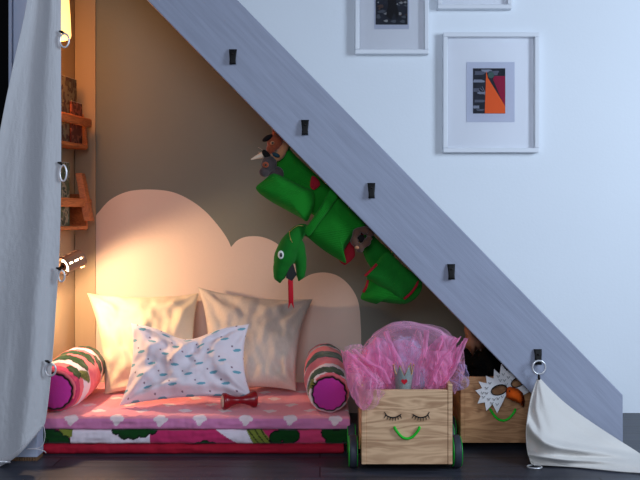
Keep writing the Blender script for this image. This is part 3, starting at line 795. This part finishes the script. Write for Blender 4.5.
for (x,y) in ((487,388),(490,383),(487,393),(484,397),(489,399),(494,399),(498,398),(502,396),(492,403),(497,404),(500,383-3),(498,376),(503,374),(504,380),(508,377),(509,371),(512,380),(483,393),(506,384)):
    a,b2,c3_ = at(x-1.3,y-.8,dM-.015),at(x,y+1.6,dM-.015),at(x+1.3,y-.8,dM-.015)
    m = MB(); m.tube([bend(a),bend(b2),bend(c3_)], .0008, 5); part(m,'feather_stitch','lash',r)
m = MB(); bk = [(506,388),(510,386.5),(518,388.5),(523,393),(525,401),(524,407.5),(519,403),(512,400.5),(506,397)]
pp = [at(x,y,dM-.018) for x,y in bk]; cen = sum(pp,Vector())/len(pp)
i0 = m.vert(cen+Vector((0,-.014,.003))); ids = [m.vert(p) for p in pp]; 
for k in range(len(ids)): m.face((i0,ids[k],ids[(k+1)%len(ids)]),0,True)
m.face(ids); part(m,'beak','beak',r)
m = MB(); m.ell(at(509.5,391,dM-.029),(.003,.002,.003),n=10,m=6); part(m,'nostril','lash',r)
# ================================================================= SNAKE ORGANISER
ds = 2.99
sn = thing('snake_organiser', at(330,200,SD+.06), 'green corduroy snake hanging organiser with pockets and head hung under the stair slope', 'hanging organiser')
def pocket(P, name, t, ribs, mt='cordu', c=.02, wr=.003, seed=0, label=None, amp=.0011, parent=sn, nn=60, mm=140):
    return part(pillow_mesh([at(*p) for p in P], t, c, n=nn, mm=mm, wr=wr, seed=seed, ribs=ribs, ribamp=amp, pw=.3), name, mt, parent, label)
def puff(outl, d, t, name, mt, rib=None, per=.006, amp=.0018, back=.006, seed=0, label=None, pitch=0):
    P = [at(x,y,d) for x,y in outl]; P.append(P[0]); P = [p.copy() for p in P]
    n = len(P)-1
    def ring_pt(a):
        x = a*n; i = int(x) % n; f = x-int(x)
        p0,p1,p2,p3 = P[(i-1)%n],P[i],P[(i+1)%n],P[(i+2)%n]
        q = .5*((2*p1)+(p2-p0)*f+(2*p0-5*p1+4*p2-p3)*f*f+(3*p1-p0-3*p2+p3)*f**3)
        return q*.75+(p1*(1-f)+p2*f)*.25
    cen = sum(P[:-1],Vector())/n
    m = MB(); N = 150; K = 46
    rd = Vector((math.cos(math.radians(rib)),0,math.sin(math.radians(rib)))) if rib is not None else None
    def fr(a,b):
        p = cen.lerp(ring_pt(a),b); o = t*(1-b**3.2)
        o += .006*nz(p.x*18+seed,p.z*18,seed)*(1-b)
        if rd: o += amp*abs(math.sin(PI*(p-cen).dot(rd)/per))*min(1,(1-b)*12)
        o += pitch*(p.z-cen.z)
        return p-Vector((0,o,0))
    m.grid(fr, N, K, closeu=True)
    m.grid(lambda a,b: cen.lerp(ring_pt(a),b)+Vector((0,back*(1-b**2)-pitch*(cen.lerp(ring_pt(a),b).z-cen.z),0)), N, 8, closeu=True)
    return part(m, name, mt, sn, label)
# segment one
puff([(284,145),(297,157),(313,172),(325,183),(335,192),(328,204),(316,216),(303,206),(285,190),(270,179),(276,163)],2.965,.020,'back_panel','cordu',rib=62,seed=1)
puff([(256,187),(264,180),(274,173.5),(290,180),(304,187),(313,191),(314,204),(307.5,221),(299,217),(285,209.5),(270,201),(259,193)],2.925,.034,'pocket','cordu',rib=115,per=.0075,amp=.0028,seed=2)
puff([(312,176),(318,179),(320,185),(314,190),(310,186)],2.936,.006,'red_lining','redlin')
# segment two
puff([(366,221),(369,229),(360,238),(353,246),(355,256),(345,265),(338,258),(342,240),(354,224)],2.955,.010,'red_lining','redlin')
puff([(334,190),(346,203),(358,216),(366,225),(357,233),(350,241),(344,251),(346,263),(335,257.5),(322,249),(310,239),(305,230),(318,211)],2.93,.036,'pocket','cordu',rib=100,per=.0075,amp=.0028,seed=4)
puff([(331,189),(338,196),(330,209),(320,222),(309.5,236),(304.5,230.5),(312,219),(322,204)],2.895,.010,'folded_cuff','cordu',rib=40,seed=5)
puff([(366,230),(380,242),(394,256),(384,264),(374,270),(366,260),(362,246)],2.985,.01,'back_panel','cordu2',seed=6)
# segment three
puff([(369,276),(385,280),(402,284),(414,279),(422,283),(421,291),(415,299),(405,304),(392,303.5),(379,301.5),(376,304),(361,299),(364,289)],2.955,.034,'pocket','cordu',rib=100,seed=7)
puff([(387,252),(404,266),(422,281),(416,289),(402,299),(389,292),(376,284),(365,275),(375,264)],2.925,.018,'flap','cordu2',rib=135,seed=8)
for Q in (((365,276,2.92),(370,271,2.918),(377,264,2.918)),((363.5,292,2.945),(366.5,286,2.935),(368,280,2.935)),((404,299,2.92),(411,293,2.915),(416,286,2.915),(418,281,2.92))):
    m = MB(); m.tube(spline(W(*Q),10),.0045,8); part(m,'red_lining','redlin',sn)
# hanging cords up to stair
for x,y in ((288,150),(338,196),(392,255)):
    m = MB(); m.tube([at(x,y,2.955),at(x+6,y-10,2.905),at(x+8,y-14,2.887)],.003,6)
    part(m,'hanging_cord','cordu2',sn)
# neck and head
dh = 2.93
sp = dh/F
def trunk(m, P, R, n=24, seg=36, mi=0, flat=1.0):
    path = spline([at(x,y,d) for x,y,d in P], seg)
    rs = []
    for k in range(seg+1):
        x = k/seg*(len(R)-1); i = min(int(x),len(R)-2); f = x-i; f = f*f*(3-2*f); rs.append((R[i]*(1-f)+R[i+1]*f)*sp)
    m.tube(path, rs, n, mi=mi, flat=flat)
m = MB()
trunk(m, [(324,241,3.01),(316,238,2.99),(309,232,2.96),(302,230,2.935),(296,235,2.925),(290,245,2.92),(285,257,2.92),(281.5,268,2.92),(279.5,277,2.92),(280,283,2.92)], [4,4.5,5.5,6.5,8,10.5,11,8.5,6,1.0])
trunk(m, [(295,238,2.93),(297,247,2.93),(299.5,257,2.93),(301,266,2.93),(300.5,275,2.93),(298.5,281,2.93)], [6,8,7,5.5,4.5,1])
hd = part(m,'head','cordu2',sn, voxel=.0022)
m = MB(); m.prism([at(x,y,2.905) for x,y in ((291,259),(294,267),(296.5,275),(292,281),(286,278),(288,267))],(0,.012,0)); part(m,'mouth','lash',hd,label='black open mouth')
m = MB(); m.ell(at(280.8,254.8,2.883),(3.0*sp,.004,4.2*sp)); ey = part(m,'eye','eyewhite',hd)
m.__init__(); m = MB(); m.ell(at(281,255,2.879),(1.4*sp,.003,2.2*sp)); part(m,'pupil','eyeblack',hd)
m = MB(); tp = spline(W((290.5,268,2.915),(290.5,280,2.905),(290.8,292,2.90),(291,303,2.90)),14)
def tf(a,b): p = cat_spline(tp,b); return p+Vector(((a-.5)*5.0*sp,.002*math.sin(b*7),0))
m.grid(tf,4,28)
i = len(m.v); m.vert(tf(0,1)); m.vert(tf(.5,1)); m.vert(tf(0,1)+Vector((-.3*sp,0,-6*sp))); m.vert(tf(1,1)); m.vert(tf(1,1)+Vector((.6*sp,0,-6*sp))); m.face((i,i+1,i+2)); m.face((i+1,i+3,i+4))
part(m,'tongue','tongue',hd,label='forked red ribbon tongue',solid=.0012)
m = MB(); m.tube(spline(W((289,231,2.905),(291,240,2.885),(296,247,2.90)),8),.0009,5); m.tube(spline(W((289,232,2.90),(297,226,2.892),(304,226,2.905)),8),.0009,5); part(m,'neck_thread','gold',hd)
# ================================================================= PLUSH TOYS
def E(m,x,y,d,rx,ry,rd,rot=0,mi=0):
    s = d/F; m.ell(at(x,y,d),(rx*s,rd*s,ry*s),Matrix.Rotation(math.radians(rot),3,'Y'),mi=mi)
t1 = thing('plush_donkey', at(268,178,2.95), 'grey plush donkey with black ear and pale horn peeking out of top pocket', 'plush toy', 'plush toys in the snake organiser')
m = MB(); E(m,269,164,2.935,8,8.5,7,20); E(m,264.5,172,2.93,5.6,5.2,5,0); E(m,276,174,2.95,8,8,6); part(m,'body','greyplush',t1,voxel=.0018)
m = MB(); E(m,266.5,155,2.93,3.2,6.3,2.4,-38); part(m,'ear','blackplush',t1)
m = MB(); m.tube(spline(W((263,155,2.94),(257,157,2.935),(251,159.5,2.93)),8),[3.4*sp*(1-.8*k/8) for k in range(9)],10); part(m,'horn','hornfelt',t1)
m = MB(); E(m,265.6,164.8,2.908,3.3,3.0,1.2); e = part(m,'eye_patch','orangeplush',t1); m = MB(); E(m,265.8,164.8,2.9035,1.2,1.2,.9); part(m,'eye','eyeblack',e)
t2 = thing('plush_goat', at(280,158,2.96), 'rust-brown plush goat with black ear behind the grey donkey, highest toy', 'plush toy', 'plush toys in the snake organiser')
m = MB(); E(m,275,142,2.955,8,8.5,6.5,30); E(m,271,149,2.95,5,5,5); E(m,277,133,2.96,5,6,5,-20); part(m,'head','orangeplush',t2,voxel=.0018)
m = MB(); m.tube(spline(W((289,143,2.965),(284,148,2.955),(279,156,2.945),(272,158,2.945)),8),[4.5*sp]*9,12); part(m,'foreleg','tanplush',t2)
m = MB(); E(m,267.5,138,2.94,2.6,6,2.4,58); part(m,'ear','blackplush',t2)
m = MB(); E(m,272.3,143,2.93,2.2,2,1); e = part(m,'eye_patch','tanplush',t2); m = MB(); E(m,272.5,143,2.927,1.1,1.1,.9); part(m,'eye','eyeblack',e)
m = MB(); E(m,276,155,2.925,4.2,2.2,2.5,25); part(m,'scarf','teal',t2)
m = MB()
for q in ((264,151,258,147),(265,153,258,152),(266,156,260,159)): m.tube([at(q[0],q[1],2.945),at(q[2],q[3],2.94)],.0006,5)
part(m,'whiskers','hornfelt',t2)
t3 = thing('plush_monkey', at(363,252,2.93), 'small brown plush monkey curled in the middle pocket by the red lining', 'plush toy', 'plush toys in the snake organiser')
m = MB(); rr = spline(W((368,231,2.91),(360,230,2.905),(355,236,2.90),(355,243,2.90),(360,247,2.90),(366,243,2.905),(370,237,2.91)),24)
m.tube(rr,[3.6*sp+ .8*sp*math.sin(k*1.3) for k in range(25)],12); E(m,360,249,2.905,4.2,3.4,4); E(m,370,232,2.92,5,5,5); part(m,'body','brownplush',t3,voxel=.0018)
m = MB(); E(m,357,247.5,2.89,2.4,1.8,2); part(m,'muzzle','tanplush',t3); m = MB(); E(m,361,238.5,2.905,4,4,2.5); part(m,'belly','blackplush',t3)
# ================================================================= WALL RACKS + BOOKS
def rack(rowt, rowb, label):
    yf, yn = 3.405, 2.98
    xf = wallx(yf)
    zr = CZ+(HY-rowt)*yf/F; zs = CZ+(HY-rowb)*yf/F
    r = thing('wall_rack', (xf, (yf+yn)/2, zs), label, 'shelf rack', 'pine racks on the left nook wall')
    ang = math.atan2(XB-XF, D-YF)
    dy = Vector((-math.sin(ang),-math.cos(ang),0)); dx = Vector((math.cos(ang),-math.sin(ang),0)); o = Vector((wallx(yf)+.001,yf,0))
    def bx(m,a0,a1,b0,b1,z0,z1):        # a along wall from far end, b out from the wall
        P = [o+dy*a+dx*b for a,b in ((a0,b0),(a1,b0),(a1,b1),(a0,b1))]
        m.prism([p+Vector((0,0,z0)) for p in P],(0,0,z1-z0))
    L = .40
    m = MB(); bx(m,0,L,.012,.088,zs-.008,zs+.006); part(m,'shelf_board','rackwood',r,bevel=.003)
    m = MB(); bx(m,-.012,L+.01,.082,.100,zr-.017,zr+.017); part(m,'front_rail','rackwood',r,bevel=.006)
    for a in (0,L-.014):
        m = MB(); P = [o+dy*a+dx*b+Vector((0,0,z)) for b,z in ((0,zs-.008),(.082,zs-.012),(.088,zs+.01),(.083,zr-.01),(.070,zr+.035),(.0,zr+.035))]
        m.prism(P, dy*.014); part(m,'end_panel','rackwood',r,bevel=.002)
    m = MB(); bx(m,.014,L-.014,.0,.010,zs+.0,zs+.045); part(m,'back_rail','rackwood',r)
    return o,dy,dx,zs+.006,bx
o1_,dy_,dx_,zA,bxA = rack(123.5,147,'upper orange pine rack on the left wall of the nook')
o2_,dy_,dx_,zB,bxB = rack(203,227,'lower orange pine rack on the left wall, above the wall spotlight')
pbook = lambda cols, sc: (lambda: cols)()
def bookmat(name, c1, c2, sc):
    m, nt, b = newmat(name)
    tc = nt.nodes.new('ShaderNodeTexCoord'); v = nt.nodes.new('ShaderNodeTexNoise'); v.inputs['Scale'].default_value = sc; v.inputs['Detail'].default_value = 1.5
    nt.links.new(tc.outputs['Object'], v.inputs['Vector'])
    cr = nt.nodes.new('ShaderNodeValToRGB'); cr.color_ramp.interpolation = 'CONSTANT'
    cr.color_ramp.elements[0].color = (*c1,1); cr.color_ramp.elements[1].position = .5; cr.color_ramp.elements[1].color = (*c2,1)
    e = cr.color_ramp.elements.new(.6); e.color = (*[x*.5 for x in c1],1)
    nt.links.new(v.outputs['Fac'], cr.inputs[0]); nt.links.new(cr.outputs[0], b.inputs['Base Color']); b.inputs['Roughness'].default_value = .5
    return m
def book(o, bx_, z0, a0, a1, b0, b1, h, label, mt, lean=0):
    m = MB(); P = [o+dy_*a+dx_*b for a,b in ((a0,b0),(a1,b0),(a1,b1),(a0,b1))]
    sh = Vector((0,0,h))+dx_*lean
    c = sum(P,Vector())/4; r = thing('picture_book', (c.x,c.y,z0), label, 'book', 'books in the wall racks')
    m.prism([p+Vector((0,0,z0)) for p in P], sh); bk = part(m,'cover',mt,r,bevel=.001)
    m = MB(); P = [o+dy_*a+dx_*b for a,b in ((a0+.004,b0+.002),(a1-.004,b0+.002),(a1-.004,b1-.002),(a0+.004,b1-.002))]
    m.prism([p+Vector((0,0,z0+.003)) for p in P], sh*1.0+Vector((0,0,-.002))); part(m,'pages','mount',r)
book(o1_,bxA,zA,.045,.22,.050,.062,.25,'patterned grey-green picture book standing in the upper rack',bookmat('patterned_cover_grey',rgb(120,112,92),rgb(70,44,40),38))
book(o1_,bxA,zA,.018,.11,.064,.072,.16,'thin red and brown book in front in the upper rack',bookmat('patterned_cover_red',rgb(96,34,26),rgb(150,80,60),30))
book(o2_,bxB,zB,.11,.28,.050,.064,.24,'green patterned picture book in the lower rack at the curtain edge',bookmat('patterned_cover_green',rgb(74,84,58),rgb(150,134,110),34))
# leaning orange book: a tilted board in the lower rack
m = MB(); P = [at(75.2,173,3.33),at(81.5,173,3.34),at(91,221,3.345),at(83.8,221,3.335)]
r = thing('picture_book', P[2], 'plain orange-brown book leaning sideways in the lower rack', 'book', 'books in the wall racks')
m.prism(P,(0,.05,0)); part(m,'cover','rackwood',r,bevel=.001)
m = MB(); m.prism([P[0]+Vector((.003,.003,.0)),P[1]+Vector((-.003,.003,.0)),P[2]+Vector((-.003,.003,.002)),P[3]+Vector((.003,.003,.002))],(0,.05,0)); part(m,'pages','mount',r)
# ================================================================= LAMPS
# wall spotlight: slotted enamel cylinder
dl = 3.13
la = at(63,266.5,dl-.03); lb_ = at(80,258.5,dl+.03); ax = (lb_-la).normalized(); L = (lb_-la).length
lamp = thing('wall_spotlight', (wallx(dl),dl,la.z), 'slotted white cylinder spotlight on the left nook wall, switched on', 'lamp')
sdv = ax.cross(Vector((0,0,1))).normalized(); uv = sdv.cross(ax).normalized(); RL = .034
m = MB(); nn = 64; mm = 24; i0 = 0
def lp_(a,b,rr=RL): an = 2*PI*a; return la+ax*(b*L)+(sdv*math.cos(an)+uv*math.sin(an))*rr
for b in range(mm+1):
    for a in range(nn): m.vert(lp_(a/nn,b/mm))
for b in range(mm):
    for a in range(nn):
        an = (a+.5)/nn; bb = (b+.5)/mm
        slot = any(abs(an-c) < .012 for c in (.25,.05,.45,.60)) and any(abs(bb-q) < .11 for q in (.2,.5,.8))
        opening = .635 < an < .885 and .08 < bb < .92
        if slot or opening: continue
        a2 = (a+1)%nn; m.face((b*nn+a,b*nn+a2,(b+1)*nn+a2,(b+1)*nn+a),0,True)
shell = part(m,'shade','lampshell',lamp,solid=.0015)
m = MB(); m.tube([la+(sdv*math.cos(2*PI*k/32)+uv*math.sin(2*PI*k/32))*RL*.98 for k in range(32)],.0018,8,closed=True); m.tube([lb_+(sdv*math.cos(2*PI*k/32)+uv*math.sin(2*PI*k/32))*RL*.98 for k in range(32)],.0018,8,closed=True); part(m,'shade_rim','lampshell',shell)
m = MB(); lathe(m, la+ax*.012, lb_-ax*.006, [(0,.0001),(0,.022),(.1,.027),(.9,.027),(1,.022),(1,.0001)],28); part(m,'bulb','glow',lamp)
m = MB(); lathe(m, la+ax*.001, la+ax*.004, [(0,.0001),(0,.016),(1,.016),(1,.0001)],28); lathe(m, lb_-ax*.004, lb_, [(0,.0001),(0,RL*.97),(1,RL*.97),(1,.0001)],28); part(m,'end_cap','lampshell',lamp)
m = MB(); m.tube([la+ax*.002, la-ax*.012],.006,12); m.tube(spline([la-ax*.010, la-ax*.022+Vector((0,.01,0)), Vector((wallx(dl)+.004,dl+.01,la.z+.004))],12),.005,10); m.tube([(wallx(dl)+.001,dl+.01,la.z+.004),(wallx(dl)+.012,dl+.008,la.z+.004)],.022,20); part(m,'wall_arm','darkmetal',lamp)
# hanging paper shade at the top
lc = at(46,20,3.05); lc.x = (47.5-320)*3.05/F
zb = CZ+(HY-38.5)*3.05/F
hl_ = thing('hanging_lampshade', (lc.x,3.05,zb), 'glowing warm paper lampshade hanging at the top behind the curtain', 'lamp')
m = MB(); prof = [(0,.0001),(0,.055),(.006,.070),(.02,.0785),(.05,.081),(.3,.078),(.6,.072),(.98,.066),(1,.062)]
lathe(m,(lc.x,3.05,zb),(lc.x,3.05,zb+.28),prof,48); part(m,'shade','lantern',hl_)
m = MB(); m.tube([(lc.x-.0,3.05,zb+.28),(lc.x,3.05,2.6)],.003,8); m.tube([(lc.x,3.05,zb+.27),(lc.x,3.05,zb+.30)],.02,16); part(m,'cord','darkmetal',hl_)
# ================================================================= CURTAIN AND FLOOR CLOTH
def netsurf(net, a, b):     # rows (b) of columns (a)
    rows = [cat_spline(r, a) for r in net]
    return cat_spline(rows, b)
net = []
rowsC = [(-60,[31,38,48,61]),(0,[27,38,50,61]),(70,[12,28,45,61]),(130,[0,22,43,61.2]),(200,[-12,16,40,60.8]),(250,[-18,12,38,59.5]),(300,[-22,8,34,56.5]),(370,[-28,2,28,51.5]),(418,[-32,-2,22,46]),]
for y,xs in rowsC: net.append([Vector((x,y,0)) for x in xs])
net.append([Vector((-34,478,0)),Vector((-4,468,0)),Vector((18,455,0)),Vector((42,428,0))])
def curt(a,b):
    q = netsurf(net,a,b); px_,py_ = q.x,q.y
    f = .016*math.sin(a*7.5+b*.8-1.2)+.004*math.sin(a*17-b*1.5)+.008*nz(a*4,b*4,2)+.0012*nz(a*25,b*60,4)+.003*nz((a*3+b*9),b*2,8)
    d = 2.735+f*(.6+.6*b)-.01*b
    if py_ > 440: d = min(d, dfloor(py_,.004)-.003)
    return at(px_,py_,d)
cur = MB(); cur.grid(curt, 90, 220)
cu = thing('curtain', curt(.5,1), 'long white cotton curtain hanging over the left post of the nook', 'curtain')
part(cur,'cloth_panel','curtain',cu,solid=.0015)
m = MB()
for k in range(46):
    a = .02+.96*k/45; p = curt(a,.985); q = curt(a,1.0); m.tube([p+Vector((0,-.003,.002)),q+Vector((0,-.003,0))],.0012,5)
part(m,'hem_stitches','thread',cu)
m = MB(); m.tube(spline([at(43.5,424,2.74),at(45,436,2.73),at(42,446,2.735),at(34,449,2.74),at(28,449,2.74)],20),.0011,6); m.tube(spline([at(26,449,2.74),at(36,449,2.735),at(44,451,2.74),at(46,453,2.745)],16),.0011,6); part(m,'loose_thread','thread',cu)
def ring(name, c, R, rx, tilt, lab, minor=.003, clip=None, group='metal rings along the curtain edge', cat='ring'):
    m = MB(); Rm = Matrix.Rotation(tilt[2],3,'Z')@Matrix.Rotation(tilt[0],3,'X')
    m.tube([c+Rm@Vector((R*rx*math.cos(t),0,R*math.sin(t))) for t in [2*PI*k/40 for k in range(40)]], minor, 8, closed=True)
    r_ = thing(name, c-Vector((0,0,R)), lab, cat, group)
    part(m,'loop','steel',r_)
    if clip is not None:
        m = MB(); m.tube(clip, [.0022,.0045,.004], 8); part(m,'clip','darkmetal',r_)
    return r_
s_ = 2.72/F
ringd = [((64.5,40.5),(6.8,.66),.5,'topmost metal curtain ring, in front of the glowing lampshade','t'),
         ((63.2,173),(8,.42),.5,'metal curtain ring in front of the green book'),
         ((61.6,276),(5.6,.55),.5,'metal curtain ring hanging in front of the wall spotlight'),
         ((50.5,369.5),(6.2,.85),.5,'metal curtain ring in front of the left bolster')]
for q in ringd:
    (x,y),(Rr,rx),_,lab = q[0],q[1],q[2],q[3]
    c = at(x,y,2.72)
    ring('curtain_ring', c, Rr*s_, rx, (0,0,0), lab, clip=[at(x-5.5,y-Rr-2.5,2.722),at(x-3,y-Rr-2,2.720),at(x-.5,y-Rr-.3,2.72)])
ring('curtain_ring', at(1,466,dfloor(466)-.03)+Vector((0,0,.012)), 7*s_, 1.2, (math.radians(70),0,0), 'metal curtain ring at the bottom left hem on the floor')
# white floor cloth hung from the lowest hook
def G(x,y,d=None,z=.006): return Vector((x,y, d if d else dfloor(y,z)))
nets = [[G(537.5,379,2.825),G(538.5,379,2.82),G(539.5,379,2.82),G(540.5,379,2.825)],
        [G(532,395,2.81),G(538,397,2.80),G(546,396,2.80),G(553,392,2.825)],
        [G(528.5,413,2.795),G(540,416,2.775),G(554,413,2.785),G(570,407,2.825)],
        [G(526.5,432,2.78),G(545,436,2.735),G(570,432,2.765),G(594,424,2.825)],
        [G(527.5,449,2.765),G(552,450,2.715),G(588,446,2.745),G(617,439,2.80)],
        [G(530,459,2.755),G(560,460,2.72),G(604,458,2.73),G(642,455,2.79)],
        [G(532,464,z=.006),G(575,466.5,z=.006),G(620,471,z=.006),G(668,474,z=.006)]]
def cl(a,b):
    q = netsurf(nets,a,b)
    d = q.z+(.022*math.sin(a*6+1.6+b*3)*b*(1-b*.6)+.007*math.sin(a*21-b*3)*b*(1-b)+.006*nz(a*7,b*7,3)*min(1,b*2)+-.026*math.exp(-((b-.42-.50*a)/.07)**2)*min(1,(1-b)*5)-.018*math.exp(-((b-.74-.22*a)/.05)**2)*min(1,(1-b)*8))
    p = at(q.x,q.y,d)
    if d > dfloor(q.y,.006): p = at(q.x,q.y,dfloor(q.y,.006))
    if p.y > SD-.006 and q.x < 624: p = at(q.x,q.y,SD-.006)
    return p
m = MB(); m.grid(cl, 110, 130)
fc = thing('hanging_cloth', cl(.5,1), 'white cloth hung by one corner from the lowest hook and trailing on the floor', 'cloth')
part(m,'cloth_panel','cloth',fc,solid=.002)
m = MB(); m.tube([cl(0,k/60)+Vector((0,-.001,0)) for k in range(61)],.0026,6); m.tube([cl(k/60,1)+Vector((0,-.001,0)) for k in range(61)],.0026,6); part(m,'hem','cloth',fc)
ring('cloth_ring', at(539,367.3,2.824), 6.9*s_, .98, (0,0,0), 'upper metal ring holding the floor cloth on the lowest hook', clip=[at(538.5,374,2.824),at(539,377,2.822),at(539,380,2.82)], group='metal rings on the white floor cloth')
fr = dfloor(468)-.005
ring('cloth_ring', Vector((at(534.5,468,fr).x,fr,.0055)), 7.4*s_, .95, (math.radians(86),0,0), 'lower metal ring lying on the floor at the cloth corner', clip=[Vector((at(531,463,2.74).x,2.738,.008)),Vector((at(533,465,2.74).x,2.735,.007)),Vector((at(534,466,2.72).x,2.733,.006))], minor=.0024, group='metal rings on the white floor cloth')
# ================================================================= CAMERA AND LIGHT
cam = bpy.data.cameras.new('camera'); co = bpy.data.objects.new('camera', cam); C.objects.link(co)
co.location = (0,0,CZ); co.rotation_euler = (PI/2,0,0); cam.sensor_width = 36; cam.lens = F/640*36; cam.shift_y = -25/640; cam.clip_start = .05
bpy.context.scene.camera = co
w = bpy.data.worlds.new('world'); bpy.context.scene.world = w; w.use_nodes = True
bg = w.node_tree.nodes['Background']; bg.inputs[0].default_value = (.50,.66,1,1); bg.inputs[1].default_value = .16
def area(name, loc, target, sx, sy, power, col):
    l = bpy.data.lights.new(name,'AREA'); l.shape = 'RECTANGLE'; l.size = sx; l.size_y = sy; l.energy = power; l.color = col
    o = bpy.data.objects.new(name,l); C.objects.link(o); o.location = loc
    o.rotation_euler = (Vector(target)-Vector(loc)).to_track_quat('-Z','Y').to_euler(); return o
area('window_daylight', (2.5,1.35,1.55), (.5,3.4,.55), .9, 1.2, 58, (.70,.83,1))
area('front_fill_light', (-.3,-1.3,1.7), (-.1,3.2,.55), 1.6, 1.2, 54, (.80,.87,1))  # added soft fill from behind the camera to brighten curtain and nook
def spot(name, loc, target, power, col, ang, blend, rad):
    l = bpy.data.lights.new(name,'SPOT'); l.energy = power; l.color = col; l.spot_size = math.radians(ang); l.spot_blend = blend; l.shadow_soft_size = rad
    o = bpy.data.objects.new(name,l); C.objects.link(o); o.location = loc
    o.rotation_euler = (Vector(target)-Vector(loc)).to_track_quat('-Z','Y').to_euler(); return o
mid = (la+lb_)/2
spot('spotlight_beam', mid-Vector((0,0,RL+.004)), mid+Vector((.30,.14,-.42)), 13.5, (1,.66,.38), 172, .35, .02)
l = bpy.data.lights.new('lampshade_bulb','POINT'); l.energy = 3.2; l.color = (1,.36,.09); l.shadow_soft_size = .05
o = bpy.data.objects.new('lampshade_bulb',l); C.objects.link(o); o.location = (lc.x+.03,3.07,zb-.06)
vs = bpy.context.scene.view_settings
bpy.context.scene.display_settings.display_device = 'sRGB'
vs.view_transform = 'Standard'; vs.look = 'None'; vs.exposure = 0; vs.gamma = 1; vs.use_curve_mapping = False
